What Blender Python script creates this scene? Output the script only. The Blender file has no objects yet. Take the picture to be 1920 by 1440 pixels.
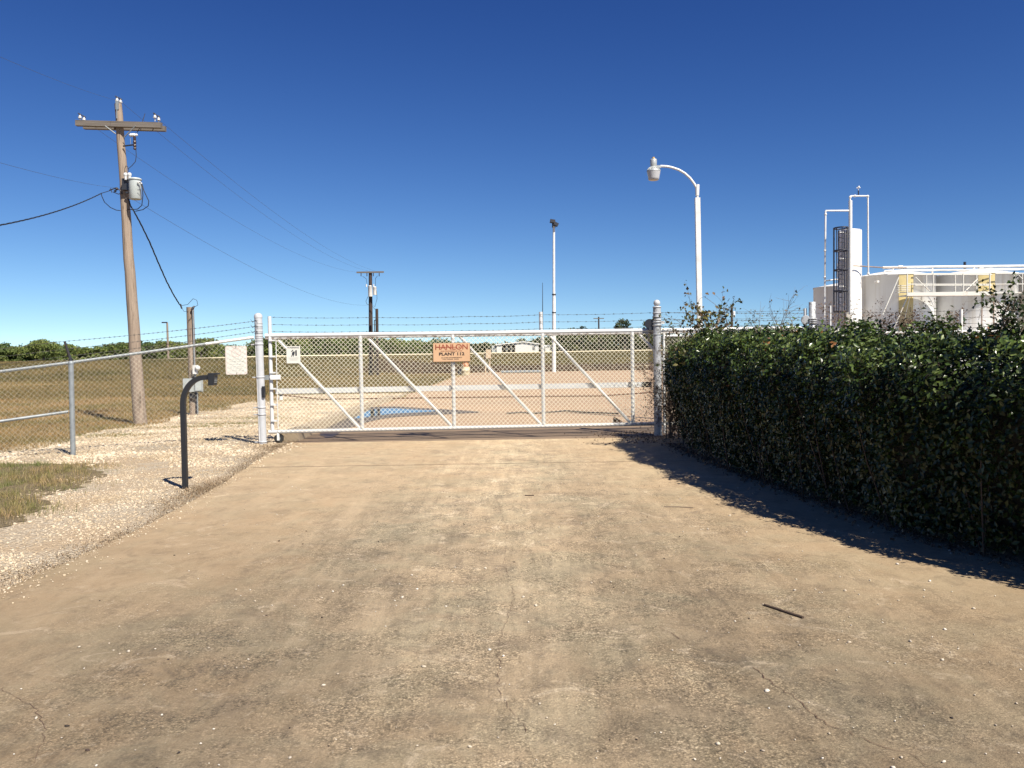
import bpy, math, random
import numpy as np
from mathutils import Vector, Matrix
R = math.radians
rng = np.random.default_rng(7)
random.seed(7)
scn = bpy.context.scene
COL = scn.collection

# ------------------------------------------------------------------ camera
FPX = 1610.0
PITCH, ROLL, EYE = R(2.17), R(0.9), 1.6
_F = Vector((0, math.cos(PITCH), -math.sin(PITCH)))
_U0 = Vector((0, math.sin(PITCH), math.cos(PITCH)))
_R0 = Vector((1, 0, 0))
_Rr = _R0 * math.cos(ROLL) - _U0 * math.sin(ROLL)
_Ur = _U0 * math.cos(ROLL) + _R0 * math.sin(ROLL)
cam = bpy.data.cameras.new('camera')
camo = bpy.data.objects.new('camera', cam)
COL.objects.link(camo)
m = Matrix.Identity(4)
for i, v in enumerate((_Rr, _Ur, -_F)):
    for j in range(3):
        m[j][i] = v[j]
m.translation = Vector((0, 0, EYE))
camo.matrix_world = m
cam.sensor_fit = 'HORIZONTAL'
cam.sensor_width = 36
cam.lens = 36 * FPX / 1920
cam.clip_end = 6000
cam.clip_start = 0.05
scn.camera = camo

def ray(px, py):
    return _F + _Rr * ((px - 960) / FPX) + _Ur * ((720 - py) / FPX)
def P(px, py, Y):          # world point seen at a survey pixel of the photo, at true distance Y
    d = ray(px, py)
    return Vector((0, 0, EYE)) + d * (Y / d.y)
def G(px, py, z=0.0):
    d = ray(px, py)
    return Vector((0, 0, EYE)) + d * ((z - EYE) / d.z)

# ------------------------------------------------------------------ light
SUN_EL = R(49)
SH = Vector((0.6, -0.8))
S = Vector((SH.x * math.cos(SUN_EL), SH.y * math.cos(SUN_EL), math.sin(SUN_EL)))
sun = bpy.data.lights.new('sun', 'SUN')
sun.energy = 4.9
sun.angle = R(0.5)
sun.color = (1.0, 0.93, 0.80)
suno = bpy.data.objects.new('sun', sun)
suno.rotation_euler = S.to_track_quat('Z', 'Y').to_euler()
suno.location = (0, 0, 30)
COL.objects.link(suno)
w = bpy.data.worlds.new('World')
scn.world = w
w.use_nodes = True
nt = w.node_tree
nt.nodes.clear()
out = nt.nodes.new('ShaderNodeOutputWorld')
bg = nt.nodes.new('ShaderNodeBackground')
sky = nt.nodes.new('ShaderNodeTexSky')
sky.sky_type = 'NISHITA'
sky.sun_disc = False
sky.sun_elevation = SUN_EL
sky.sun_rotation = math.atan2(SH.x, SH.y)
sky.altitude = 100
sky.air_density = 1.0
sky.dust_density = 0.0
sky.ozone_density = 3.2
bg.inputs['Strength'].default_value = 0.069
hs = nt.nodes.new('ShaderNodeHueSaturation')
hs.inputs['Saturation'].default_value = 0.96
hs.inputs['Hue'].default_value = 0.500
wc_ = nt.nodes.new('ShaderNodeTexCoord')
va = nt.nodes.new('ShaderNodeVectorMath'); va.operation = 'ADD'; va.inputs[1].default_value = (0, 0, 0.085)
vn_ = nt.nodes.new('ShaderNodeVectorMath'); vn_.operation = 'NORMALIZE'
nt.links.new(wc_.outputs['Generated'], va.inputs[0]); nt.links.new(va.outputs[0], vn_.inputs[0]); nt.links.new(vn_.outputs[0], sky.inputs[0])
tn = nt.nodes.new('ShaderNodeMix'); tn.data_type = 'RGBA'; tn.blend_type = 'MULTIPLY'; tn.inputs[0].default_value = 1.0
tn.inputs[7].default_value = (0.95, 1.0, 1.06, 1)
nt.links.new(sky.outputs[0], tn.inputs[6])
nt.links.new(tn.outputs[2], hs.inputs['Color'])
m1_ = nt.nodes.new('ShaderNodeVectorMath'); m1_.operation = 'SCALE'; m1_.inputs['Scale'].default_value = 0.12
ga = nt.nodes.new('ShaderNodeGamma'); ga.inputs['Gamma'].default_value = 1.42
m2_ = nt.nodes.new('ShaderNodeVectorMath'); m2_.operation = 'SCALE'; m2_.inputs['Scale'].default_value = 9.2
nt.links.new(hs.outputs[0], m1_.inputs[0]); nt.links.new(m1_.outputs[0], ga.inputs[0]); nt.links.new(ga.outputs[0], m2_.inputs[0])
# deepen red and green towards the zenith, as clear dry air does
sp = nt.nodes.new('ShaderNodeSeparateColor'); cb_ = nt.nodes.new('ShaderNodeCombineColor')
nt.links.new(m2_.outputs[0], sp.inputs[0])
KS = 0.1366
for i_, (g_, a_) in enumerate(((1.675, 2.037), (1.427, 1.156), (1.084, 0.853))):
    x1 = nt.nodes.new('ShaderNodeMath'); x1.operation = 'MULTIPLY'; x1.inputs[1].default_value = KS
    x2 = nt.nodes.new('ShaderNodeMath'); x2.operation = 'POWER'; x2.inputs[1].default_value = g_
    x3 = nt.nodes.new('ShaderNodeMath'); x3.operation = 'MULTIPLY'; x3.inputs[1].default_value = a_ / KS
    nt.links.new(sp.outputs[i_], x1.inputs[0]); nt.links.new(x1.outputs[0], x2.inputs[0]); nt.links.new(x2.outputs[0], x3.inputs[0]); nt.links.new(x3.outputs[0], cb_.inputs[i_])
nt.links.new(cb_.outputs[0], bg.inputs[0])
nt.links.new(bg.outputs[0], out.inputs[0])
scn.view_settings.view_transform = 'Standard'
scn.view_settings.look = 'None'
scn.view_settings.exposure = 0.98
scn.view_settings.gamma = 1.0
scn.render.engine = 'CYCLES'
scn.cycles.max_bounces = 6
scn.cycles.use_denoising = False
scn.cycles.use_denoising = True

# ------------------------------------------------------------------ materials
# surface reflectance scale of each paint or soil (the photograph is exposed bright)
ALB = {'tank_white_paint': 0.80, 'white_metal_roof': 0.9, 'still_water': 1.0, 'black_powder_coat': 0.5, 'glossy_hedge_leaf': 0.62, 'sunlit_hedge_leaf': 0.8, 'white_wire': 1.0, 'galvanised_wire': 0.85,
       'bounce_pad_grey': 0.75, 'navy_ladder_paint': 0.5, 'white_post_paint': 0.6, 'hedge_shade_core': 0.5, 'far_tree_leaf': 1.15, 'far_tree_leaf_dark': 1.0, 'bank_grass_blade': 0.56, 'olive_bank_grass': 0.56, 'verge_grass_blade': 0.56, 'verge_soil': 0.6, 'stained_slab': 0.52, 'dry_grass_blade': 0.54, 'dry_field_soil': 0.55, 'crushed_limestone': 0.78, 'limestone_gravel': 0.8, 'worn_rail_paint': 0.7}

class NT:
    def __init__(s, name):
        s.m = bpy.data.materials.new(name)
        s.m.use_nodes = True
        s.t = s.m.node_tree
        s.b = s.t.nodes['Principled BSDF']
        s.tc = s.t.nodes.new('ShaderNodeTexCoord')
    def n(s, typ, **kw):
        x = s.t.nodes.new(typ)
        for k, v in kw.items():
            setattr(x, k, v)
        return x
    def l(s, a, b):
        s.t.links.new(a, b)
    def coord(s, scale=(1, 1, 1)):
        mp = s.n('ShaderNodeMapping')
        mp.inputs['Scale'].default_value = scale
        s.l(s.tc.outputs['Object'], mp.inputs[0])
        return mp.outputs[0]
    def noise(s, sc, det=4, rough=0.6, co=None, dist=0.0):
        x = s.n('ShaderNodeTexNoise')
        x.inputs['Scale'].default_value = sc
        x.inputs['Detail'].default_value = det
        x.inputs['Roughness'].default_value = rough
        x.inputs['Distortion'].default_value = dist
        s.l(co if co is not None else s.coord(), x.inputs['Vector'])
        return x.outputs['Fac']
    def vor(s, sc, co=None, feature='F1', out='Distance', rnd=1.0):
        x = s.n('ShaderNodeTexVoronoi', feature=feature)
        x.inputs['Scale'].default_value = sc
        x.inputs['Randomness'].default_value = rnd
        s.l(co if co is not None else s.coord(), x.inputs['Vector'])
        return x.outputs[out]
    def ramp(s, fac, stops, interp='LINEAR'):
        x = s.n('ShaderNodeValToRGB')
        x.color_ramp.interpolation = interp
        e = x.color_ramp.elements
        while len(e) < len(stops):
            e.new(0.5)
        for i, (p, c) in enumerate(stops):
            e[i].position = p
            e[i].color = (c, c, c, 1) if isinstance(c, (int, float)) else (*c, 1)
        s.l(fac, x.inputs[0])
        return x.outputs[0]
    def mix(s, fac, a, b, mode='MIX'):
        x = s.n('ShaderNodeMix', data_type='RGBA', blend_type=mode)
        for v, i in ((fac, 0), (a, 6), (b, 7)):
            if isinstance(v, (int, float)):
                if i == 0:
                    x.inputs[0].default_value = v
                else:
                    x.inputs[i].default_value = (v, v, v, 1)
            elif isinstance(v, tuple):
                x.inputs[i].default_value = (*v, 1)
            else:
                s.l(v, x.inputs[i])
        return x.outputs[2]
    def math(s, op, a, b=0.0, clamp=False):
        x = s.n('ShaderNodeMath', operation=op)
        x.use_clamp = clamp
        for v, i in ((a, 0), (b, 1)):
            if isinstance(v, (int, float)):
                x.inputs[i].default_value = v
            else:
                s.l(v, x.inputs[i])
        return x.outputs[0]
    def isl(s):
        return s.n('ShaderNodeNewGeometry').outputs['Random Per Island']
    def bump(s, h, strength=0.5, dist=0.01):
        x = s.n('ShaderNodeBump')
        x.inputs['Strength'].default_value = strength
        x.inputs['Distance'].default_value = dist
        s.l(h, x.inputs['Height'])
        s.l(x.outputs[0], s.b.inputs['Normal'])
    def col(s, c):
        k = ALB.get(s.m.name, 0.70)
        if isinstance(c, tuple):
            c = tuple(v * k for v in c)
        elif k != 1.0:
            c = s.mix(1.0, c, (k, k, k), 'MULTIPLY')
        if isinstance(c, tuple):
            s.b.inputs['Base Color'].default_value = (*c, 1)
        else:
            s.l(c, s.b.inputs['Base Color'])
    def rough(s, v):
        if isinstance(v, (int, float)):
            s.b.inputs['Roughness'].default_value = v
        else:
            s.l(v, s.b.inputs['Roughness'])

def paint(name, c, c2=None, rough=0.45, sc=6.0, amt=0.5, metal=0.0, bump=0.0, bsc=60, thr=(0.45, 0.7)):
    t = NT(name)
    if c2 is None:
        c2 = tuple(x * 0.75 for x in c)
    f = t.ramp(t.noise(sc, 6, 0.65), [(thr[0], 0.0), (thr[1], amt)])
    t.col(t.mix(f, c, c2))
    t.rough(rough)
    t.b.inputs['Metallic'].default_value = metal
    if bump:
        t.bump(t.noise(bsc, 4), bump, 0.004)
    return t.m

M = {}
M['white'] = paint('white_paint', (0.86, 0.86, 0.85), (0.55, 0.54, 0.51), 0.4, 5, 0.5)
M['gate_white'] = paint('gate_white_paint', (0.74, 0.75, 0.76), (0.30, 0.24, 0.19), 0.45, 13, 0.8, thr=(0.64, 0.76))
M['rail_worn'] = paint('worn_rail_paint', (0.62, 0.60, 0.58), (0.22, 0.16, 0.12), 0.5, 11, 0.9, thr=(0.44, 0.58))
M['galv'] = paint('galvanised_steel', (0.33, 0.36, 0.38), (0.20, 0.22, 0.24), 0.5, 9, 0.8, metal=0.2)
M['wire_white'] = paint('white_wire', (0.86, 0.82, 0.66), (0.72, 0.66, 0.5), 0.5, 3, 0.5)
M['wire_galv'] = paint('galvanised_wire', (0.62, 0.59, 0.48), (0.42, 0.39, 0.30), 0.5, 3, 0.7, metal=0.2)
M['barb'] = paint('barbed_wire_steel', (0.10, 0.095, 0.09), (0.05, 0.035, 0.03), 0.6, 4, 0.7, metal=0.3)
M['black'] = paint('black_powder_coat', (0.022, 0.025, 0.032), (0.035, 0.030, 0.030), 0.5, 3, 0.6)
M['cable'] = paint('black_cable', (0.02, 0.02, 0.024), None, 0.6)
M['line_wire'] = paint('weathered_line_wire', (0.09, 0.10, 0.12), None, 0.5)
M['dark_metal'] = paint('dark_steel', (0.05, 0.055, 0.07), (0.09, 0.06, 0.04), 0.5, 5, 0.7, metal=0.4)
M['porcelain'] = paint('white_porcelain', (0.75, 0.76, 0.78), (0.6, 0.6, 0.6), 0.2, 8, 0.3)
M['brown_porcelain'] = paint('brown_porcelain', (0.06, 0.035, 0.028), None, 0.25)
M['tank_grey'] = paint('transformer_grey', (0.55, 0.60, 0.60), (0.42, 0.46, 0.46), 0.4, 6, 0.5)
M['box_grey'] = paint('meter_box_grey', (0.50, 0.54, 0.54), (0.36, 0.39, 0.38), 0.45, 6, 0.6)
M['rust'] = paint('rusty_steel', (0.16, 0.07, 0.035), (0.07, 0.035, 0.02), 0.8, 12, 0.8, bump=0.4)
M['cream'] = paint('cream_pipe_paint', (0.72, 0.62, 0.42), (0.6, 0.5, 0.33), 0.5, 2, 0.5)
M['tan_box'] = paint('tan_box_paint', (0.62, 0.48, 0.33), (0.5, 0.38, 0.26), 0.5, 4, 0.5)
M['rubber'] = paint('black_rubber', (0.02, 0.02, 0.02), (0.05, 0.045, 0.04), 0.8, 12, 0.6)
M['band_grey'] = paint('grey_board_paint', (0.78, 0.79, 0.80), (0.66, 0.67, 0.68), 0.5, 4, 0.5)
M['post_grey'] = paint('silver_post_paint', (0.50, 0.52, 0.55), (0.16, 0.15, 0.14), 0.5, 10, 0.9, metal=0.1, thr=(0.5, 0.62))
M['post_white'] = paint('white_post_paint', (0.66, 0.68, 0.72), (0.50, 0.50, 0.50), 0.45, 4, 0.6)
M['lens'] = paint('frosted_lens', (0.55, 0.56, 0.60), (0.45, 0.46, 0.5), 0.25, 8, 0.4)
M['lamp_metal'] = paint('lamp_head_metal', (0.55, 0.58, 0.58), (0.35, 0.36, 0.34), 0.4, 14, 0.6, metal=0.3)
M['amber'] = paint('photocell_plastic', (0.45, 0.30, 0.10), (0.2, 0.12, 0.05), 0.4, 20, 0.6)
M['navy'] = paint('navy_ladder_paint', (0.02, 0.025, 0.05), (0.04, 0.04, 0.06), 0.5, 5, 0.5)
M['tan_plate'] = paint('tank_yellow_panel', (0.72, 0.58, 0.27), (0.60, 0.50, 0.28), 0.55, 3, 0.7)
M['walk'] = paint('walkway_white', (0.74, 0.72, 0.66), (0.45, 0.28, 0.16), 0.5, 2.5, 0.9, thr=(0.58, 0.78))
M['rust_edge'] = paint('rust_edge', (0.36, 0.25, 0.18), (0.22, 0.12, 0.07), 0.7, 6, 0.7)
M['roof_white'] = paint('white_metal_roof', (0.78, 0.79, 0.80), (0.6, 0.6, 0.6), 0.4, 2, 0.4)
M['door_dark'] = paint('dark_bay_opening', (0.05, 0.055, 0.07), (0.09, 0.09, 0.10), 0.6, 1, 0.7)
M['orange'] = paint('orange_paint', (0.50, 0.22, 0.10), (0.38, 0.17, 0.08), 0.5, 5, 0.5)
M['sign_tan'] = paint('sign_tan_face', (0.66, 0.42, 0.25), (0.60, 0.37, 0.21), 0.5, 3, 0.7)
M['sign_rust'] = paint('sign_rust_letter', (0.33, 0.075, 0.035), None, 0.5)
M['sign_dark'] = paint('sign_dark_letter', (0.035, 0.022, 0.018), None, 0.5)
M['sign_edge'] = paint('sign_edge_brown', (0.11, 0.05, 0.03), None, 0.6)
M['sign_white'] = paint('sign_white_face', (0.78, 0.77, 0.72), (0.70, 0.68, 0.60), 0.4, 3, 0.6)
M['sign_red'] = paint('faded_red_ink', (0.76, 0.58, 0.54), (0.76, 0.68, 0.64), 0.5, 20, 0.6)
M['sign_faint'] = paint('faded_grey_ink', (0.58, 0.60, 0.55), (0.66, 0.66, 0.62), 0.5, 30, 0.7)
M['ink'] = paint('black_ink', (0.03, 0.035, 0.05), None, 0.5)
M['stick'] = paint('stick_bark', (0.07, 0.045, 0.03), (0.12, 0.08, 0.05), 0.85, 20, 0.6, bump=0.5)
M['twig'] = paint('twig_bark', (0.20, 0.15, 0.11), (0.10, 0.07, 0.05), 0.85, 10, 0.6)
M['trunk'] = paint('tree_bark', (0.09, 0.07, 0.055), (0.05, 0.04, 0.03), 0.9, 4, 0.6, bump=0.5)

def wood(name, a, b, c, ax='z'):
    t = NT(name)
    k3 = (lambda a_, b_: (a_, a_, b_)) if ax == 'z' else (lambda a_, b_: (b_, a_, a_))
    g = t.noise(1.0, 8, 0.7, t.coord(k3(38, 1.6)))
    base = t.mix(t.ramp(g, [(0.3, 0.0), (0.7, 1.0)]), a, b)
    crack = t.ramp(t.noise(1.0, 4, 0.6, t.coord(k3(60, 0.9)), 0.5), [(0.56, 0.0), (0.66, 1.0)])
    base = t.mix(crack, base, c)
    kn = t.ramp(t.vor(1.0, t.coord(k3(7, 1.7))), [(0.05, 1.0), (0.13, 0.0)])
    base = t.mix(kn, base, (0.07, 0.04, 0.025))
    t.col(base)
    t.rough(0.85)
    t.bump(g, 0.6, 0.01)
    return t.m
M['pole_wood'] = wood('weathered_pole_wood', (0.44, 0.34, 0.26), (0.25, 0.19, 0.145), (0.10, 0.07, 0.05))
M['arm_wood'] = wood('grey_crossarm_wood', (0.22, 0.19, 0.165), (0.13, 0.11, 0.095), (0.06, 0.05, 0.04), 'x')
M['dark_wood'] = wood('dark_pole_wood', (0.075, 0.045, 0.038), (0.04, 0.028, 0.025), (0.02, 0.015, 0.012))

CLUMP = {'far_tree_leaf': (0.22, (0.62, 0.72, 0.8), (1.35, 1.22, 1.0)), 'far_tree_leaf_dark': (0.2, (0.62, 0.72, 0.8), (1.35, 1.22, 1.0)),
         'dry_grass_blade': (0.35, (0.72, 0.82, 0.72), (1.22, 1.1, 1.08)), 'bank_grass_blade': (0.12, (0.75, 0.8, 0.75), (1.25, 1.15, 1.1)),
         'verge_grass_blade': (1.3, (0.62, 0.85, 0.6), (1.3, 1.12, 1.1)), 'limestone_gravel': (0.8, (0.78, 0.74, 0.68), (1.1, 1.1, 1.12)), 'glossy_hedge_leaf': (2.2, (0.7, 0.75, 0.8), (1.35, 1.25, 1.1))}
def leafmat(name, cols, rough=0.4, spec=0.5, trans=0.0):
    t = NT(name)
    st = [(i / max(1, len(cols) - 1), c) for i, c in enumerate(cols)]
    cc = t.ramp(t.isl(), st)
    if name in CLUMP:
        sc_, lo, hi = CLUMP[name]
        f_ = t.ramp(t.noise(sc_, 3, 0.6), [(0.36, 0.0), (0.64, 1.0)])
        cc = t.mix(1.0, cc, t.mix(f_, lo, hi), 'MULTIPLY')
    t.col(cc)
    t.rough(rough)
    t.b.inputs['Specular IOR Level'].default_value = spec
    if trans:
        tr = t.n('ShaderNodeBsdfTranslucent')
        t.l(t.b.inputs['Base Color'].links[0].from_socket, tr.inputs[0])
        mx = t.n('ShaderNodeMixShader')
        mx.inputs[0].default_value = trans
        o = t.t.nodes['Material Output']
        t.l(t.b.outputs[0], mx.inputs[1])
        t.l(tr.outputs[0], mx.inputs[2])
        t.l(mx.outputs[0], o.inputs[0])
    return t.m
M['leaf'] = leafmat('glossy_hedge_leaf', [(0.010, 0.022, 0.004), (0.024, 0.044, 0.008), (0.038, 0.064, 0.012), (0.06, 0.09, 0.02), (0.026, 0.046, 0.008), (0.012, 0.026, 0.004), (0.04, 0.07, 0.015)], 0.36, 0.32, 0.04)  # darkened to put the shade of the hedge face into the colour
M['sunlit_leaf'] = leafmat('sunlit_hedge_leaf', [(0.06, 0.10, 0.02), (0.12, 0.17, 0.04), (0.03, 0.06, 0.01), (0.20, 0.25, 0.08), (0.08, 0.13, 0.025)], 0.28, 0.6, 0.10)  # brighter leaf copy, sunlight on the hedge top put into its colour
M['vine'] = leafmat('vine_leaf', [(0.05, 0.07, 0.02), (0.12, 0.12, 0.035), (0.09, 0.055, 0.03), (0.24, 0.22, 0.05), (0.04, 0.06, 0.02), (0.20, 0.10, 0.04)], 0.5, 0.4, 0.25)
M['orange_leaf'] = leafmat('autumn_leaf', [(0.26, 0.09, 0.03), (0.34, 0.17, 0.05), (0.16, 0.07, 0.035)], 0.5, 0.4, 0.25)
M['dead_leaf'] = leafmat('dead_leaf', [(0.12, 0.075, 0.05), (0.20, 0.13, 0.085), (0.08, 0.05, 0.04), (0.26, 0.18, 0.12)], 0.7, 0.2, 0.15)
M['tree_leaf'] = leafmat('far_tree_leaf', [(0.055, 0.085, 0.028), (0.10, 0.135, 0.04), (0.13, 0.155, 0.05), (0.075, 0.11, 0.035), (0.15, 0.155, 0.06)], 0.7, 0.2, 0.3)
M['tree_leaf_dark'] = leafmat('far_tree_leaf_dark', [(0.04, 0.058, 0.026), (0.075, 0.095, 0.038), (0.11, 0.115, 0.05), (0.05, 0.07, 0.03)], 0.7, 0.2, 0.3)
M['dry_blade'] = leafmat('dry_grass_blade', [(0.72, 0.50, 0.24), (0.58, 0.41, 0.20), (0.42, 0.34, 0.15), (0.78, 0.57, 0.31), (0.34, 0.30, 0.12), (0.66, 0.45, 0.23)], 0.8, 0.15, 0.4)
M['verge_blade'] = leafmat('verge_grass_blade', [(0.66, 0.52, 0.28), (0.34, 0.32, 0.12), (0.46, 0.38, 0.17), (0.76, 0.60, 0.36), (0.24, 0.27, 0.09), (0.56, 0.43, 0.22), (0.80, 0.66, 0.42)], 0.8, 0.15, 0.4)
M['bank_blade'] = leafmat('bank_grass_blade', [(0.33, 0.29, 0.12), (0.42, 0.33, 0.16), (0.26, 0.23, 0.10), (0.46, 0.34, 0.19)], 0.8, 0.15, 0.4)
M['straw'] = leafmat('straw_litter', [(0.30, 0.20, 0.12), (0.18, 0.12, 0.075), (0.42, 0.32, 0.2), (0.11, 0.08, 0.05)], 0.8, 0.2)
M['stone'] = leafmat('limestone_gravel', [(0.60, 0.50, 0.37), (0.50, 0.40, 0.28), (0.70, 0.61, 0.48), (0.40, 0.31, 0.21), (0.64, 0.54, 0.40), (0.54, 0.44, 0.32)], 0.85, 0.2)
M['pebble'] = leafmat('white_pebble', [(0.66, 0.58, 0.47), (0.52, 0.43, 0.33), (0.80, 0.74, 0.66), (0.36, 0.29, 0.22)], 0.8, 0.2)
M['dark_pebble'] = leafmat('dark_litter', [(0.05, 0.04, 0.035), (0.09, 0.06, 0.05), (0.03, 0.03, 0.035)], 0.8, 0.2)

# driveway concrete
def concrete():
    t = NT('old_tan_concrete')
    big = t.noise(0.33, 5, 0.6, t.coord((1, 0.75, 1)), 0.8)
    mid = t.noise(2.2, 10, 0.78, None, 0.8)
    c = t.mix(t.ramp(big, [(0.36, 0.0), (0.62, 1.0)]), (0.425, 0.308, 0.190), (0.325, 0.262, 0.178))
    c = t.mix(t.ramp(mid, [(0.42, 0.0), (0.60, 0.85)]), c, (0.49, 0.375, 0.245))
    sm = t.ramp(t.noise(3.4, 10, 0.8, t.coord((1.3, 1, 1)), 0.6), [(0.50, 0.0), (0.62, 0.75)])
    c = t.mix(sm, c, (0.235, 0.180, 0.125))
    oil = t.ramp(t.noise(0.9, 6, 0.7, t.coord((1.2, 0.8, 1)), 1.0), [(0.56, 0.0), (0.72, 0.24)])
    c = t.mix(oil, c, (0.17, 0.145, 0.115))
    hue = t.ramp(t.noise(1.3, 5, 0.7, None, 0.6), [(0.44, 0.0), (0.60, 0.6)])
    c = t.mix(hue, c, t.mix(1.0, c, (0.92, 1.02, 1.05), 'MULTIPLY'))
    # long wheel streaks of pale dust, running with the drive
    st = t.ramp(t.noise(1.0, 6, 0.7, t.coord((1.5, 0.20, 1)), 0.5), [(0.53, 0.0), (0.66, 0.6)])
    c = t.mix(st, c, (0.54, 0.42, 0.28))
    pale = t.ramp(t.noise(3.0, 10, 0.8, None, 1.2), [(0.56, 0.0), (0.63, 0.85)])
    c = t.mix(pale, c, (0.60, 0.485, 0.345))
    # worn centre where the aggregate shows; the edge strips stay smooth and orange
    sep = t.n('ShaderNodeSeparateXYZ')
    t.l(t.coord(), sep.inputs[0])
    x = t.math('ADD', sep.outputs[0], t.math('MULTIPLY', t.math('SUBTRACT', t.noise(0.8, 4), 0.5), 2.6))
    ax = t.math('ABSOLUTE', t.math('SUBTRACT', x, 0.1))
    yfar = t.math('MULTIPLY', sep.outputs[1], 0.16)
    agg = t.ramp(t.math('MULTIPLY', t.math('ADD', ax, yfar), 0.2), [(0.46, 1.0), (0.76, 0.12)])
    v = t.vor(75)
    v2 = t.vor(150)
    fine = t.noise(120, 6, 0.8)
    grit = t.noise(36, 6, 0.8)
    specks = t.ramp(fine, [(0.36, 0.5), (0.5, 1.0), (0.62, 1.6)])
    dark = t.ramp(v, [(0.25, 1.15), (0.55, 0.72)])
    c2 = t.mix(1.0, t.mix(1.0, c, specks, 'MULTIPLY'), dark, 'MULTIPLY')
    c2 = t.mix(1.0, c2, t.ramp(grit, [(0.40, 0.60), (0.58, 1.28)]), 'MULTIPLY')
    rub = t.ramp(t.noise(1.0, 10, 0.8, t.coord((7.0, 0.8, 1)), 0.3), [(0.40, 0.86), (0.60, 1.14)])
    c2 = t.mix(1.0, c2, rub, 'MULTIPLY')
    worn = t.ramp(t.noise(1.9, 9, 0.8, None, 0.5), [(0.44, 0.0), (0.56, 0.85)])
    c2 = t.mix(worn, c2, t.mix(1.0, t.mix(1.0, c, rub, 'MULTIPLY'), t.ramp(fine, [(0.36, 0.84), (0.64, 1.14)]), 'MULTIPLY'))
    stones = t.ramp(t.vor(60, None, 'F1', 'Color'), [(0.80, 0.0), (0.9, 0.6)])
    tight = t.ramp(v, [(0.2, 1.0), (0.34, 0.0)])
    c2 = t.mix(t.math('MULTIPLY', stones, tight), c2, (0.62, 0.54, 0.42))
    sm1 = t.mix(1.0, c, t.ramp(fine, [(0.36, 0.84), (0.64, 1.12)]), 'MULTIPLY')
    sm1 = t.mix(0.35, sm1, (0.475, 0.335, 0.195))
    c = t.mix(agg, sm1, c2)
    # the lane driven most and the far end are paler; the near margins are darker
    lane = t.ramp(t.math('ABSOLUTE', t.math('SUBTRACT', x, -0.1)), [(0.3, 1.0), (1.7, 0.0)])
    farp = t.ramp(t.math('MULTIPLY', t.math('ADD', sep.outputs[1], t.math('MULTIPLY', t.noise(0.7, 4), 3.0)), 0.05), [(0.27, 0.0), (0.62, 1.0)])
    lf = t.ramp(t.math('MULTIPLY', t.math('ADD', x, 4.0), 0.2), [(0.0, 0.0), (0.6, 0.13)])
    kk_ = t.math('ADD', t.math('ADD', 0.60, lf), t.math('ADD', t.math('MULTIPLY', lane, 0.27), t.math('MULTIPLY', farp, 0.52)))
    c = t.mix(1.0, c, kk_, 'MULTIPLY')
    t.col(c)
    t.rough(0.9)
    t.b.inputs['Specular IOR Level'].default_value = 0.25
    h = t.math('ADD', t.math('MULTIPLY', t.math('ADD', t.noise(70, 8, 0.85), t.math('MULTIPLY', t.math('SUBTRACT', 1.0, v), 0.35)), t.math('MULTIPLY', agg, 0.9)), t.math('MULTIPLY', grit, t.math('ADD', t.math('MULTIPLY', agg, 0.8), 0.25)))
    t.bump(h, 0.85, 0.008)
    return t.m
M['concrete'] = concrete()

def sand():
    t = NT('pink_sand_yard')
    a = t.noise(0.22, 5, 0.6, t.coord((0.5, 1.6, 1)))
    b = t.noise(2.2, 8, 0.7)
    c = t.mix(t.ramp(a, [(0.38, 0.0), (0.62, 1.0)]), (0.53, 0.36, 0.225), (0.44, 0.305, 0.20))
    c = t.mix(t.ramp(b, [(0.5, 0.0), (0.72, 0.6)]), c, (0.57, 0.42, 0.28))
    g = t.ramp(t.noise(30, 6, 0.8), [(0.35, 0.75), (0.65, 1.15)])
    t.col(t.mix(1.0, c, g, 'MULTIPLY'))
    t.rough(0.95)
    t.bump(t.noise(14, 7, 0.75), 0.6, 0.03)
    return t.m
M['sand'] = sand()

def gravel_base():
    t = NT('crushed_limestone')
    co = t.coord()
    c = t.ramp(t.vor(34, co, 'F1', 'Color'), [(0.1, (0.46, 0.36, 0.25)), (0.5, (0.62, 0.51, 0.37)), (0.9, (0.72, 0.63, 0.49))])
    d = t.ramp(t.vor(34, co), [(0.15, 1.05), (0.6, 0.62)])
    c = t.mix(1.0, c, d, 'MULTIPLY')
    dirt = t.ramp(t.noise(1.1, 8, 0.75), [(0.44, 0.0), (0.60, 0.9)])
    c = t.mix(dirt, c, (0.43, 0.32, 0.205))
    t.col(c)
    t.rough(0.95)
    t.bump(t.math('SUBTRACT', 1.0, t.vor(34, co)), 1.0, 0.025)
    return t.m
M['gravel'] = gravel_base()

M['pad'] = paint('bounce_pad_grey', (0.40, 0.40, 0.40), (0.32, 0.31, 0.30), 0.95, 2, 0.6)  # neutral grey picked for the light it bounces onto the tanks
def field(name, a, b, c3):
    t = NT(name)
    n1 = t.noise(0.16, 5, 0.6, t.coord((0.6, 1.3, 1)))
    n2 = t.noise(1.4, 8, 0.75)
    c = t.mix(t.ramp(n1, [(0.38, 0.0), (0.62, 1.0)]), a, b)
    c = t.mix(t.ramp(n2, [(0.45, 0.0), (0.65, 0.8)]), c, c3)
    c = t.mix(1.0, c, t.ramp(t.noise(22, 6, 0.8), [(0.33, 0.55), (0.66, 1.3)]), 'MULTIPLY')
    t.col(c)
    t.rough(1.0)
    t.b.inputs['Specular IOR Level'].default_value = 0.1
    t.bump(t.noise(9, 8, 0.8), 0.8, 0.08)
    return t.m
M['field'] = field('dry_field_soil', (0.56, 0.39, 0.205), (0.45, 0.34, 0.17), (0.60, 0.44, 0.26))
M['bank'] = field('olive_bank_grass', (0.26, 0.23, 0.105), (0.20, 0.185, 0.08), (0.30, 0.24, 0.13))
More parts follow.
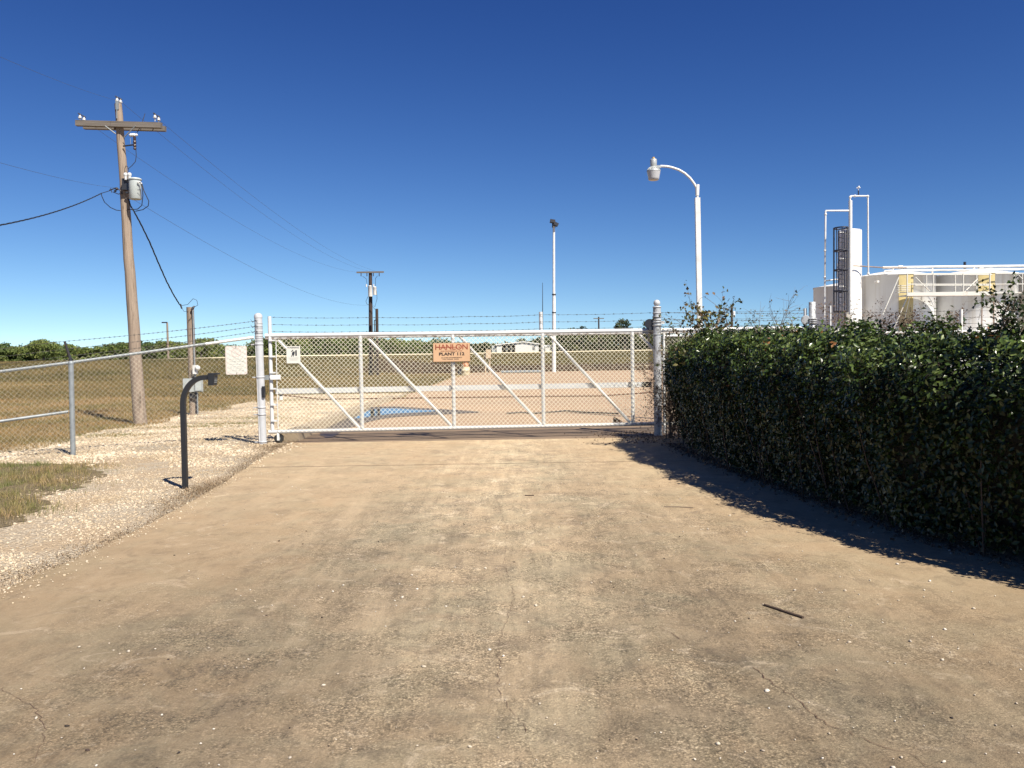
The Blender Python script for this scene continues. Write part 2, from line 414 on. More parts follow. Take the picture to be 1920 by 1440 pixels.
M['patch'] = field('verge_soil', (0.32, 0.25, 0.155), (0.26, 0.21, 0.12), (0.40, 0.31, 0.20))
M['mud'] = paint('wet_mud', (0.11, 0.08, 0.055), (0.17, 0.125, 0.085), 0.5, 3, 0.8, bump=0.3, bsc=14)
M['old_slab'] = paint('stained_slab', (0.36, 0.255, 0.165), (0.22, 0.165, 0.115), 0.9, 1.6, 0.9, bump=0.5, bsc=30)
M['curb'] = paint('curb_concrete', (0.44, 0.345, 0.235), (0.30, 0.235, 0.16), 0.9, 4, 0.8, bump=0.5, bsc=40)
t = NT('still_water')
t.col((0.02, 0.025, 0.03)); t.rough(0.03); t.b.inputs['IOR'].default_value = 1.6
t.b.inputs['Specular IOR Level'].default_value = 1.0
M['water'] = t.m

def tankpaint():
    t = NT('tank_white_paint')
    s1 = t.noise(1.0, 5, 0.6, t.coord((2.2, 2.2, 0.12)))
    c = t.mix(t.ramp(s1, [(0.50, 0.0), (0.66, 0.7)]), (0.86, 0.85, 0.83), (0.62, 0.55, 0.45))
    t.col(c); t.rough(0.45)
    return t.m
M['tank'] = tankpaint()

# ------------------------------------------------------------------ mesh helpers
def link(o, parent=None):
    COL.objects.link(o)
    if parent is not None:
        o.parent = parent
        o.matrix_parent_inverse = Matrix.Translation(-parent.location)
    return o
def tag(o, label=None, cat=None, group=None, kind=None):
    if label: o['label'] = label
    if cat: o['category'] = cat
    if group: o['group'] = group
    if kind: o['kind'] = kind
    return o
def thing(name, label, cat, loc, group=None):
    o = bpy.data.objects.new(name, None)
    o.location = Vector(loc)
    o.empty_display_size = 0.2
    COL.objects.link(o)
    return tag(o, label, cat, group)

def npmesh(name, V, Fq, mat, parent=None, smooth=False):
    """V (n,3); Fq (m,k) faces of equal size"""
    V = np.asarray(V, dtype=np.float32); Fq = np.asarray(Fq, dtype=np.int32)
    me = bpy.data.meshes.new(name)
    me.vertices.add(len(V)); me.vertices.foreach_set('co', V.ravel())
    k = Fq.shape[1]
    me.loops.add(Fq.size); me.loops.foreach_set('vertex_index', Fq.ravel())
    me.polygons.add(len(Fq))
    me.polygons.foreach_set('loop_start', np.arange(0, Fq.size, k, dtype=np.int32))
    me.polygons.foreach_set('loop_total', np.full(len(Fq), k, dtype=np.int32))
    if smooth:
        me.polygons.foreach_set('use_smooth', np.ones(len(Fq), dtype=bool))
    me.materials.append(mat)
    me.update(calc_edges=True)
    return link(bpy.data.objects.new(name, me), parent)

class MB:
    def __init__(s):
        s.v, s.f, s.sm, s.mi = [], [], [], []
        s.cur = 0
    def add(s, vs, fs, smooth=False):
        o = len(s.v)
        s.v += [tuple(v) for v in vs]
        s.f += [tuple(o + i for i in f) for f in fs]
        s.sm += [smooth] * len(fs)
        s.mi += [s.cur] * len(fs)
        return s
    def box(s, c, d, rot=None):
        c = Vector(c); hx, hy, hz = d[0] / 2, d[1] / 2, d[2] / 2
        b = min(hx, hy, hz) * 0.12
        vs = []
        for sx in (-1, 1):
            for sy in (-1, 1):
                for sz in (-1, 1):
                    p = Vector((sx * hx, sy * hy, sz * hz))
                    vs.append(c + (rot @ p if rot is not None else p))
        fs = [(0, 1, 3, 2), (4, 6, 7, 5), (0, 4, 5, 1), (2, 3, 7, 6), (0, 2, 6, 4), (1, 5, 7, 3)]
        return s.add(vs, fs)
    def tube(s, pts, r, n=10, cap=True, square=False):
        pts = [Vector(p) for p in pts]
        rs = r if isinstance(r, (list, tuple)) else [r] * len(pts)
        rings = []
        up = None
        for i, p in enumerate(pts):
            a = (pts[i] - pts[i - 1]).normalized() if i else None
            b = (pts[i + 1] - pts[i]).normalized() if i < len(pts) - 1 else None
            d = (a + b).normalized() if a and b and (a + b).length > 1e-6 else (a or b)
            if up is None:
                up = Vector((0, 1, 0)) if abs(d.y) < 0.9 else Vector((0, 0, 1))
            x = d.cross(up).normalized()
            up = x.cross(d).normalized()
            k = 1.0
            if a and b:
                k = 1.0 / max(0.5, math.cos(a.angle(b) / 2))
            ring = []
            for j in range(n):
                th = 2 * math.pi * (j + (0.5 if square else 0)) / n
                rr = rs[i] * (1.41421 if square else 1)
                ring.append(p + x * (math.cos(th) * rr * (k if square else 1)) + up * (math.sin(th) * rr))
            rings.append(ring)
        vs = [v for ring in rings for v in ring]
        fs = []
        for i in range(len(pts) - 1):
            for j in range(n):
                k2 = (j + 1) % n
                fs.append((i * n + j, i * n + k2, (i + 1) * n + k2, (i + 1) * n + j))
        s.add(vs, fs, not square)
        if cap:
            s.add(rings[0], [tuple(range(n))]); s.add(rings[-1], [tuple(range(n - 1, -1, -1))])
        return s
    def lathe(s, c, prof, n=24, axis=None):
        """prof: list of (r,z) from bottom to top around the vertical through c"""
        c = Vector(c)
        q = axis.to_track_quat('Z', 'Y') if axis is not None else None
        vs = []
        for r_, z in prof:
            for j in range(n):
                th = 2 * math.pi * j / n
                p = Vector((math.cos(th) * r_, math.sin(th) * r_, z))
                vs.append(c + (q @ p if q else p))
        fs = []
        for i in range(len(prof) - 1):
            for j in range(n):
                k2 = (j + 1) % n
                fs.append((i * n + j, i * n + k2, (i + 1) * n + k2, (i + 1) * n + j))
        # sharp look where the profile turns: duplicate rings are not needed, shade flat on big steps
        o = len(s.v)
        s.add(vs, fs, False)
        for q2, (i0) in enumerate(range(len(s.sm) - len(fs), len(s.sm))):
            seg = q2 // n
            dr = abs(prof[seg + 1][0] - prof[seg][0]); dz = abs(prof[seg + 1][1] - prof[seg][1])
            s.sm[i0] = dz > dr * 0.25
        if prof[0][0] > 1e-4:
            s.add(vs[:n], [tuple(range(n - 1, -1, -1))])
        if prof[-1][0] > 1e-4:
            s.add(vs[-n:], [tuple(range(n))])
        return s
    def sphere(s, c, r, n=14):
        prof = [(max(1e-5, r * math.sin(math.pi * i / n)), -r * math.cos(math.pi * i / n)) for i in range(n + 1)]
        return s.lathe(c, prof, 18)
    def build(s, name, mat, parent=None):
        me = bpy.data.meshes.new(name)
        me.from_pydata(s.v, [], s.f)
        for mm in (mat if isinstance(mat, (list, tuple)) else [mat]):
            me.materials.append(mm)
        me.polygons.foreach_set('use_smooth', s.sm)
        me.polygons.foreach_set('material_index', s.mi)
        me.update()
        return link(bpy.data.objects.new(name, me), parent)

def cyl(a, b, r, name, mat, parent=None, n=14, r2=None):
    return MB().tube([a, b], [r, r if r2 is None else r2], n).build(name, mat, parent)

def sag(a, b, drop, n=24):
    a, b = Vector(a), Vector(b)
    out = []
    for i in range(n + 1):
        t_ = i / n
        p = a.lerp(b, t_)
        p.z -= drop * 4 * t_ * (1 - t_)
        out.append(p)
    return out

def text_mesh(name, txt, size, mat, loc, ux, parent, sx=1.0, extr=0.0012, spacing=1.0, bold=0.0):
    cu = bpy.data.curves.new(name, 'FONT')
    cu.body = txt; cu.size = size; cu.align_x = 'CENTER'; cu.align_y = 'CENTER'
    cu.extrude = extr; cu.space_character = spacing; cu.offset = bold
    tmp = bpy.data.objects.new('tmp', cu)
    COL.objects.link(tmp)
    dg = bpy.context.evaluated_depsgraph_get()
    me = bpy.data.meshes.new_from_object(tmp.evaluated_get(dg))
    bpy.data.objects.remove(tmp)
    me.materials.clear(); me.materials.append(mat)
    ux = Vector(ux).normalized(); uz = Vector((0, 0, 1)); un = ux.cross(uz)
    for v in me.vertices:
        q = Vector(loc) + ux * (v.co.x * sx) + uz * v.co.y + un * (v.co.z)
        v.co = q
    me.update()
    return link(bpy.data.objects.new(name, me), parent)

# smooth value noise for outlines
_ph = rng.uniform(0, 6.28, 64)
def wob(x, k=0):
    return (math.sin(x * 1.3 + _ph[k]) + 0.6 * math.sin(x * 3.1 + _ph[k + 1]) + 0.4 * math.sin(x * 7.3 + _ph[k + 2]) + 0.3 * math.sin(x * 15.7 + _ph[k + 3])) / 2.3

# ------------------------------------------------------------------ terrain
def sstep(a, b, x):
    t_ = np.clip((x - a) / (b - a), 0, 1)
    return t_ * t_ * (3 - 2 * t_)
def H(x, y):
    x = np.asarray(x, dtype=float); y = np.asarray(y, dtype=float)
    base = 58 + 17 * sstep(-22, 2, x)
    bank = sstep(0, 1, (y - base) / 20.0) * 1.22
    bump = 0.04 * np.sin(x * 0.7 + 1) * np.sin(y * 0.45) * sstep(-9.5, -13, x) * sstep(18, 24, y)
    bump = bump + 0.10 * np.sin(x * 0.13) * np.sin(y * 0.11 + 2) * sstep(-14, -30, x)
    return bank + bump * (1 - sstep(50, 60, y))

def axis(fine_a, fine_b, step, far):
    a = list(np.arange(fine_a, fine_b + 1e-6, step))
    s_, v = step, fine_b
    while v < far:
        s_ *= 1.35; v += s_; a.append(v)
    return a
xs = np.array(sorted(set([round(-v, 4) for v in axis(0, 45, 1.5, 1500)] + [round(v, 4) for v in axis(0, 45, 1.5, 1500)])))
ys = np.array([-200, -80, -40] + axis(-20, 100, 1.5, 2600))
X, Y = np.meshgrid(xs, ys)
Z = H(X, Y)
V = np.stack([X, Y, Z], -1).reshape(-1, 3)
nx, ny = len(xs), len(ys)
idx = np.arange(nx * ny).reshape(ny, nx)
Fq = np.stack([idx[:-1, :-1], idx[:-1, 1:], idx[1:, 1:], idx[1:, :-1]], -1).reshape(-1, 4)
g = npmesh('ground', V, Fq, M['field'], smooth=True)
# the grassy bank wears greener cover: second material on faces of the bank
g.data.materials.append(M['bank'])
cx = X[:-1, :-1].ravel(); cy = Y[:-1, :-1].ravel()
basey = 58 + 17 * sstep(-22, 2, cx)
mi = ((cy > basey - 1) ).astype(np.int32)
g.data.polygons.foreach_set('material_index', mi)
tag(g, kind='structure')

def strip(name, ys_, xl, xr, nxs, zoff, mat, kind='structure', edge=0.0):
    V, F = [], []
    for j, y in enumerate(ys_):
        a, b = xl(y), xr(y)
        for i in range(nxs + 1):
            x = a + (b - a) * i / nxs
            V.append((x, y, float(H(x, y)) + zoff))
    n1 = nxs + 1
    for j in range(len(ys_) - 1):
        for i in range(nxs):
            F.append((j * n1 + i, j * n1 + i + 1, (j + 1) * n1 + i + 1, (j + 1) * n1 + i))
    b = MB(); b.add(V, F, True)
    if edge:
        for side in (0, nxs):
            vv, ff = [], []
            for j in range(len(ys_)):
                p = V[j * n1 + side]
                vv += [p, (p[0], p[1], p[2] - edge)]
            for j in range(len(ys_) - 1):
                ff.append((2 * j, 2 * j + 1, 2 * j + 3, 2 * j + 2))
            b.add(vv, ff)
        for j in (0, len(ys_) - 1):
            p0, p1 = V[j * n1], V[j * n1 + nxs]
            b.add([p0, p1, (p1[0], p1[1], p1[2] - edge), (p0[0], p0[1], p0[2] - edge)], [(0, 1, 2, 3)])
    o = b.build(name, mat)
    if kind: o['kind'] = kind
    return o

def interp(pts):
    ys_ = [p[0] for p in pts]; xs_ = [p[1] for p in pts]
    return lambda y: float(np.interp(y, ys_, xs_))

drive_l = interp([(-8, -3.6), (0, -3.5), (5.9, -3.50), (7.6, -3.42), (9.0, -3.50), (10.5, -3.57), (12.1, -3.77), (13.6, -3.9), (15.3, -3.98)])
hedge_edge = interp([(-8, 9.0), (3.4, 7.0), (3.9, 5.2), (4.75, 4.10), (6.0, 3.58), (6.93, 3.27), (8.27, 3.11), (9.66, 2.94), (12.7, 2.64), (15.3, 2.62)])
strip('gravel_verge', np.arange(-8, 36, 0.12), lambda y: -9.0 + 0.35 * wob(y, 0), lambda y: drive_l(y) + 0.1 if y < 15.3 else -4.1, 14, 0.006, M['gravel'])
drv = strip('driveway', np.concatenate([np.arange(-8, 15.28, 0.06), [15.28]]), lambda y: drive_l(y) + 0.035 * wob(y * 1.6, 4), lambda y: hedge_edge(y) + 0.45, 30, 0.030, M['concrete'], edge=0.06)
strip('threshold_slab', np.arange(15.29, 18.31, 0.15), lambda y: -3.98, lambda y: 6.5, 12, 0.012, M['old_slab'])
strip('sand_yard', np.arange(17.0, 72.0, 0.5), lambda y: -4.0 + 0.2 * wob(y * 0.7, 8) + (max(0, y - 40) * 0.04), lambda y: 60.0, 30, 0.009, M['sand'])
# drive joint
jb = MB()
for y0 in (12.0, 15.30):
    pts = [(-3.7 + i * 0.2, y0 + 0.012 * wob(i * 0.7, 3)) for i in range(33)]
    vv = []
    for (x, y) in pts:
        vv += [(x, y - 0.008, 0.033), (x, y + 0.008, 0.033)]
    jb.add(vv, [(2 * i, 2 * i + 2, 2 * i + 3, 2 * i + 1) for i in range(len(pts) - 1)])
jb.build('joint', M['sign_edge'], drv)
# cracks in the slab
def crack(p, wd, seed):
    r = random.Random(seed)
    pts = []
    for i in range(len(p) - 1):
        a, b = Vector(p[i]), Vector(p[i + 1])
        n = max(2, int((b - a).length / 0.03))
        for k in range(n):
            q = a.lerp(b, k / n)
            pts.append(q + Vector((r.uniform(-1, 1), r.uniform(-1, 1), 0)) * 0.011)
    vv = []
    for i, q in enumerate(pts):
        d = (pts[min(i + 1, len(pts) - 1)] - pts[max(i - 1, 0)])
        nrm = Vector((-d.y, d.x, 0)).normalized() * wd * r.uniform(0.2, 1.0)
        vv += [q - nrm, q + nrm]
    b = MB(); b.add(vv, [(2 * i, 2 * i + 2, 2 * i + 3, 2 * i + 1) for i in range(len(pts) - 1)])
    return b.build('crack', M['sign_edge'], drv)
zc = 0.034
crack([G(1415, 1252, zc), G(1450, 1283, zc), G(1500, 1312, zc), G(1530, 1345, zc), G(1565, 1365, zc), G(1590, 1372, zc)], 0.0024, 1)
crack([G(1590, 1372, zc), G(1640, 1395, zc), G(1700, 1412, zc), G(1752, 1440, zc)], 0.002, 2)
crack([G(935, 1290, zc), G(950, 1325, zc), G(975, 1350, zc), G(990, 1380, zc)], 0.0012, 3)
crack([G(1238, 1175, zc), G(1262, 1190, zc), G(1297, 1206, zc)], 0.002, 4)
crack([G(0, 1290, zc), G(70, 1330, zc), G(85, 1380, zc), G(60, 1440, zc)], 0.0012, 6)
crack([G(1297, 1206, zc), G(1345, 1226, zc), G(1415, 1252, zc)], 0.0009, 7)
crack([G(930, 930, zc), G(950, 990, zc), G(945, 1060, zc), G(965, 1120, zc), G(935, 1200, zc), G(935, 1290, zc)], 0.0012, 8)
crack([G(1090, 1150, zc), G(1130, 1175, zc), G(1180, 1180, zc), G(1238, 1175, zc)], 0.0009, 9)
crack([G(480, 1240, zc), G(520, 1225, zc), G(560, 1236, zc), G(640, 1205, zc)], 0.0012, 5)

# puddle with wet margin and concrete curb
def blob(name, pts, z, mat, kind='structure', parent=None):
    c = Vector((sum(p[0] for p in pts) / len(pts), sum(p[1] for p in pts) / len(pts), z))
    b = MB(); vs = [(p[0], p[1], z) for p in pts]
    b.add(vs, [tuple(range(len(vs)))])
    o = b.build(name, mat, parent)
    if parent is None: o['kind'] = kind
    return o
def ovalpts(px, k=0, grow=0.0, n=90):
    """closed smooth outline through ground points with ragged wobble"""
    g_ = [G(*p) for p in px]
    c = sum(g_, Vector()) / len(g_)
    out = []
    m_ = len(g_)
    for i in range(n):
        t_ = i / n * m_
        a = int(t_) % m_; f = t_ - int(t_)
        p0, p1, p2, p3 = g_[(a - 1) % m_], g_[a], g_[(a + 1) % m_], g_[(a + 2) % m_]
        q = 0.5 * ((2 * p1) + (p2 - p0) * f + (2 * p0 - 5 * p1 + 4 * p2 - p3) * f * f + (3 * p1 - p0 - 3 * p2 + p3) * f ** 3)
        d = (q - c); L = d.length
        q = c + d * (1 + grow / max(L, 0.3) + 0.012 * math.sin(i * 2.3 + k))
        out.append((q.x, q.y))
    return out
pud = [(652, 783), (668, 774), (690, 769), (735, 767), (770, 769), (815, 771), (800, 774), (740, 777), (700, 782), (672, 786)]
mud_pts = [(600, 812), (640, 789), (668, 770), (690, 765), (740, 763), (790, 766), (860, 770), (900, 774), (830, 778), (745, 783), (700, 790), (650, 806), (620, 822)]
blob('wet_mud', ovalpts(mud_pts, 1, 0.0), 0.017, M['mud'])
blob('puddle', ovalpts(pud, 2), 0.022, M['water'])

def curb_mesh():
    b = MB()
    pts = [(-4.10, 15.75), (-4.16, 17.5), (-4.2, 19.5), (-4.28, 22), (-4.33, 25), (-4.36, 28), (-4.30, 31)]
    for i in range(len(pts) - 1):
        a, c = Vector((*pts[i], 0)), Vector((*pts[i + 1], 0))
        d = (c - a).normalized(); n = Vector((d.y, -d.x, 0))
        w0 = 0.16 if i else 0.17
        h0 = 0.20 - i * 0.022; h1 = h0 - 0.022
        vs = []
        for p, h in ((a, h0), (c - d * 0.015, h1)):
            for sgn, z in ((-1, -0.05), (-0.92, h), (0.72, h), (1, -0.05)):
                vs.append(p + n * (w0 * sgn) + Vector((0, 0, z)))
        b.add(vs, [(0, 1, 5, 4), (1, 2, 6, 5), (2, 3, 7, 6), (0, 3, 2, 1), (4, 5, 6, 7)])
    return b
o = curb_mesh().build('curb', M['curb'])
o['kind'] = 'structure'

# ------------------------------------------------------------------ loose stones, grass, litter
_ico = None
def ico():
    ph = (1 + 5 ** 0.5) / 2
    v = np.array([(-1, ph, 0), (1, ph, 0), (-1, -ph, 0), (1, -ph, 0), (0, -1, ph), (0, 1, ph), (0, -1, -ph), (0, 1, -ph), (ph, 0, -1), (ph, 0, 1), (-ph, 0, -1), (-ph, 0, 1)], dtype=float)
    v /= np.linalg.norm(v[0])
    f = np.array([(0, 11, 5), (0, 5, 1), (0, 1, 7), (0, 7, 10), (0, 10, 11), (1, 5, 9), (5, 11, 4), (11, 10, 2), (10, 7, 6), (7, 1, 8), (3, 9, 4), (3, 4, 2), (3, 2, 6), (3, 6, 8), (3, 8, 9), (4, 9, 5), (2, 4, 11), (6, 2, 10), (8, 6, 7), (9, 8, 1)])
    return v, f
IV, IF = ico()
def stones(name, pts, size, mat, label, cat, flat=0.6, kind='stuff', z0=0.0):
    pts = np.asarray(pts, dtype=float); n = len(pts)
    sz = np.asarray(size)
    jit = rng.uniform(0.72, 1.25, (n, 12, 1))
    v = IV[None] * jit
    a = rng.uniform(0, 2 * np.pi, n); ca, sa = np.cos(a), np.sin(a)
    sc = np.stack([rng.uniform(0.75, 1.3, n), rng.uniform(0.6, 1.0, n), rng.uniform(0.8, 1.2, n) * flat], -1)[:, None] * sz[:, None, None]
    v = v * sc
    x = v[..., 0] * ca[:, None] - v[..., 1] * sa[:, None]
    y = v[..., 0] * sa[:, None] + v[..., 1] * ca[:, None]
    tilt = rng.uniform(-0.5, 0.5, n)[:, None]
    z = v[..., 2] + x * tilt * 0.5
    V = np.stack([x, y, z], -1) + pts[:, None, :]
    V[..., 2] += z0
    F = (IF[None] + (np.arange(n) * 12)[:, None, None]).reshape(-1, 3)
    o = npmesh(name, V.reshape(-1, 3), F, mat)
    return tag(o, label, cat, kind=kind)

def sstep_(a, b, x):
    return sstep(a, b, x)
def vfun(f, arr):
    return np.array([f(v) for v in arr])
grass_edge = interp([(5, -6.5), (7.6, -5.1), (8.2, -4.8), (9.5, -5.0), (11.3, -5.45), (12.9, -6.0), (13.2, -9)])
# gravel stones over the verge: dense near the lens, thinner where a stone is less than a pixel
def scatter(n, x0, x1, y0, y1, ypow=1.6):
    x = rng.uniform(x0, x1, n)
    y = y0 + (y1 - y0) * rng.uniform(0, 1, n) ** ypow
    return x, y
x, y = scatter(150000, -9.0, -3.3, 5.0, 34.0, 2.3)
dl = np.where(y < 15.3, vfun(drive_l, y), -4.3)
keep = (x < dl + 0.02)
ge = vfun(grass_edge, y)
hol = 0.35 * np.sin(x * 2.7 + 2 * np.sin(y * 1.9)) + 0.2 * np.sin(y * 5.3 + x * 3)
inpatch = (y > 7.6) & (y < 13.1) & (x < ge + hol)
keep &= ~(inpatch & (rng.uniform(0, 1, len(x)) < sstep(0.25, -0.5, x - ge - hol) + 0.0))
nz = np.sin(x * 2.1 + 3 * np.sin(y * 0.9)) * np.sin(y * 1.7 + 2 * np.sin(x * 1.3))
keep &= rng.uniform(0, 1, len(x)) < np.clip(0.66 + nz * 0.6, 0.10, 1)
# fringe next to the slab is straw and dirt rather than stone
keep &= ~((x > dl - 0.25) & (rng.uniform(0, 1, len(x)) < 0.75) & (y < 15.3))
x, y = x[keep], y[keep]
ys_ = 5 + 10.3 * rng.uniform(0, 1, 900) ** 1.3
xs__ = vfun(drive_l, ys_) + np.abs(rng.normal(0, 0.16, 900)) * (0.4 + 0.6 * (np.sin(ys_ * 2.3) > 0))
n_in = len(x)
x, y = np.concatenate([x, xs__]), np.concatenate([y, ys_])
sz = np.minimum(rng.lognormal(math.log(0.0085), 0.42, len(x)), 0.026) * np.where(y > 12.3, 1.9, 1.0)
zst = H(x, y) + 0.008
zst[n_in:] = 0.034
sz[n_in:] *= 0.7
stones('gravel', np.stack([x, y, zst], -1), sz, M['stone'], 'pale crushed limestone gravel beside the driveway', 'gravel', 0.6)
# pebbles washed onto the slab: more of them on the right and near the lens
x, y = scatter(900, -3.2, 3.8, 3.0, 14.5, 1.5)
k = (x < vfun(hedge_edge, y)) & (x > vfun(drive_l, y)) & (rng.uniform(0, 1, len(x)) < 0.35 + 0.65 * sstep(-1.5, 2.5, x))
x, y = x[k], y[k]
x2, y2 = scatter(170, -2.6, 2.6, 3.0, 6.5, 1.2)
x, y = np.concatenate([x, x2]), np.concatenate([y, y2])
k = ((x-0)**2 > -1)
stones('loose_pebbles', np.stack([x, y, np.full(len(x), 0.034)], -1), np.minimum(rng.lognormal(math.log(0.0052), 0.45, len(x)), 0.013), M['pebble'], 'small white pebbles scattered over the tan driveway', 'pebbles', 0.6)
x, y = scatter(46, -3.0, 3.2, 3.2, 12, 1.4)
k = (x < vfun(hedge_edge, y)); x, y = x[k], y[k]
stones('dark_grit', np.stack([x, y, np.full(len(x), 0.033)], -1), rng.uniform(0.004, 0.010, len(x)), M['dark_pebble'], 'dark crumbs and bits of leaf on the driveway', 'litter', 0.5)

def blades(name, x, y, z, h, wd, mat, label, cat, lean=0.6, kind='stuff', parent=None):
    n = len(x)
    a = rng.uniform(0, 2 * np.pi, n)
    la = rng.uniform(0, 2 * np.pi, n)
    L = np.abs(rng.normal(0, lean, n)) * h
    b = np.stack([x, y, z], -1)
    side = np.stack([np.cos(a), np.sin(a), np.zeros(n)], -1) * (wd / 2)[:, None]
    ld = np.stack([np.cos(la) * L, np.sin(la) * L, np.zeros(n)], -1)
    mid = b + ld * 0.35 + np.stack([np.zeros(n), np.zeros(n), h * 0.6], -1)
    tip = b + ld + np.stack([np.zeros(n), np.zeros(n), h * np.clip(1 - L / (h * 2.2), 0.25, 1)], -1)
    V = np.stack([b - side, b + side, mid + side * 0.7, mid - side * 0.7, tip], 1).reshape(-1, 3)
    i0 = np.arange(n)[:, None] * 5
    F = np.concatenate([i0 + np.array([[0, 1, 2]]), i0 + np.array([[0, 2, 3]]), i0 + np.array([[3, 2, 4]])], 0)
    o = npmesh(name, V, F, mat, parent)
    if label: tag(o, label, cat, kind=kind)
    return o

# green-gold tufted patch left of the drive
strip('verge_soil', np.arange(7.5, 13.35, 0.08), lambda y: -12.0, lambda y: grass_edge(y) - 0.15 + 0.30 * wob(y * 1.7, 12), 12, 0.012, M['patch'])
nt_ = 1500
ty = rng.uniform(7.4, 13.4, nt_); tx = rng.uniform(-10.5, -4.6, nt_)
e = vfun(grass_edge, ty)
k = tx < e + 0.3 * np.sin(ty * 2.9 + 1.3) + rng.normal(0, 0.22, nt_)
tx, ty = tx[k], ty[k]
cl = np.repeat(np.arange(len(tx)), 26)
x = tx[cl] + rng.normal(0, 0.055, len(cl)); y = ty[cl] + rng.normal(0, 0.055, len(cl))
thk = np.repeat(rng.uniform(0.5, 1.3, len(tx)), 26)
x = np.concatenate([x, rng.uniform(-10.5, -4.7, 14000)]); y = np.concatenate([y, rng.uniform(7.4, 13.3, 14000)])
thk = np.concatenate([thk, np.full(14000, 0.55)])
k = (x < vfun(grass_edge, y) + 0.2 * np.sin(y * 3.7) + rng.normal(-0.05, 0.2, len(x))) & (rng.uniform(0, 1, len(x)) < 0.75 + 0.5 * np.sin(x * 3.1 + 2 * np.sin(y * 2.2)) * np.sin(y * 2.7))
x, y, thk = x[k], y[k], thk[k]
blades('grass_patch', x, y, np.full(len(x), 0.01), rng.uniform(0.03, 0.13, len(x)) * thk, rng.uniform(0.003, 0.006, len(x)), M['verge_blade'], 'green and straw coloured turf patch between gravel and fence', 'grass', 0.8)
# field beyond the fence
n = 230000
u = rng.uniform(0, 1, n)
y = 12.0 + 52 * u ** 2.0
xl = -0.66 * y - 3
x = xl + (-8.4 - xl) * rng.uniform(0, 1, n)
k = (x < -8.7 + 0.35 * np.sin(y * 1.3)) & (x < -8.2)
x2, y2 = x[k], y[k]
sc = np.clip(y2 / 16, 1, 4)
dens = np.sin(x2 * 1.1 + 2 * np.sin(y2 * 0.5)) * np.sin(y2 * 0.9 + 1.5 * np.sin(x2 * 0.6))
k = rng.uniform(0, 1, len(x2)) < 0.75 + 0.3 * dens
x2, y2, sc = x2[k], y2[k], sc[k]
blades('dry_grass', x2, y2, H(x2, y2), rng.uniform(0.035, 0.10, len(x2)) * np.sqrt(sc), rng.uniform(0.005, 0.010, len(x2)) * sc, M['dry_blade'], 'mown dry golden grass of the field left of the fence', 'grass', 0.8)
# strip of grass between gravel and the sand yard, far left of the drive
n = 60000
y = 34 + 28 * rng.uniform(0, 1, n) ** 1.3
x = rng.uniform(-26, -3.9, n)
blades('field_grass', x, y, H(x, y), rng.uniform(0.06, 0.16, n), rng.uniform(0.02, 0.045, n), M['bank_blade'], 'olive grass beyond the gravel and left of the sand yard', 'grass', 0.7)
# bank cover
n = 150000
x = rng.uniform(-62, 22, n)
base = 58 + 17 * sstep(-22, 2, x)
y = base - 2 + 27 * rng.uniform(0, 1, n)
hh = rng.uniform(0.10, 0.28, n) * (1 + 0.6 * np.exp(-((y - base - 2) / 2.0) ** 2))
blades('bank_grass', x, y, H(x, y), hh, rng.uniform(0.03, 0.08, n), M['bank_blade'], 'rough olive grass covering the long low bank', 'grass', 0.5)
# brown weeds along the foot of the bank behind the yard
n = 24000
x = rng.uniform(-12, 20, n)
y = 66 + 12 * rng.uniform(0, 1, n)
blades('brown_weeds', x, y, H(x, y), rng.uniform(0.15, 0.55, n), rng.uniform(0.03, 0.07, n), M['dead_leaf'], 'dead brown weeds along the far edge of the sand yard', 'weeds', 0.4)
# green tufts in the gravel
n = 4200
cxs = [(-7.2, 19.3, 1.3, 0.16), (-6.6, 20.0, 1.0, 0.12), (-8.2, 17.5, 0.7, 0.25), (-6.4, 21.6, 1.3, 0.25), (-7.8, 30, 1.1, 0.8), (-9.2, 19.8, .5, .5)]
X_, Y_ = [], []
for (a, b, sx, sy) in cxs:
    X_.append(rng.normal(a, sx * 0.6, n // 5)); Y_.append(rng.normal(b, sy, n // 5))
x, y = np.concatenate(X_), np.concatenate(Y_)
blades('gravel_weeds', x, y, H(x, y) + 0.01, rng.uniform(0.02, 0.06, len(x)), rng.uniform(0.006, 0.012, len(x)), M['verge_blade'], 'thin green weeds in streaks through the gravel', 'weeds', 1.0)
# straw litter along the slab edge, clumped
n = 9000
y = rng.uniform(5.0, 15.6, n)
cl_ = 0.5 + 0.5 * np.sin(y * 3.1 + 1.1) * np.sin(y * 1.27 + 0.4)
wid = 0.05 + 0.20 * cl_
x = vfun(drive_l, y) - np.abs(rng.normal(0, 1, n)) * wid + 0.05 * cl_
ii = rng.uniform(0, 1, n) < 0.25 + 0.75 * cl_
x, y = x[ii], y[ii]
cx2 = rng.normal(-3.72, 0.13, 1500); cy2 = rng.normal(10.05, 0.5, 1500)
cx2 = np.where(cx2 > vfun(drive_l, cy2) + 0.12, cx2 - 0.3, cx2)
cx3 = rng.normal(-4.1, 0.25, 1600); cy3 = rng.normal(14.8, 0.35, 1600)
x = np.concatenate([x, cx2, cx3]); y = np.concatenate([y, cy2, cy3])
blades('straw_litter', x, y, np.full(len(x), 0.022), rng.uniform(0.008, 0.032, len(x)), rng.uniform(0.003, 0.008, len(x)), M['straw'], 'brown straw and dead grass along the driveway edge', 'litter', 1.6)
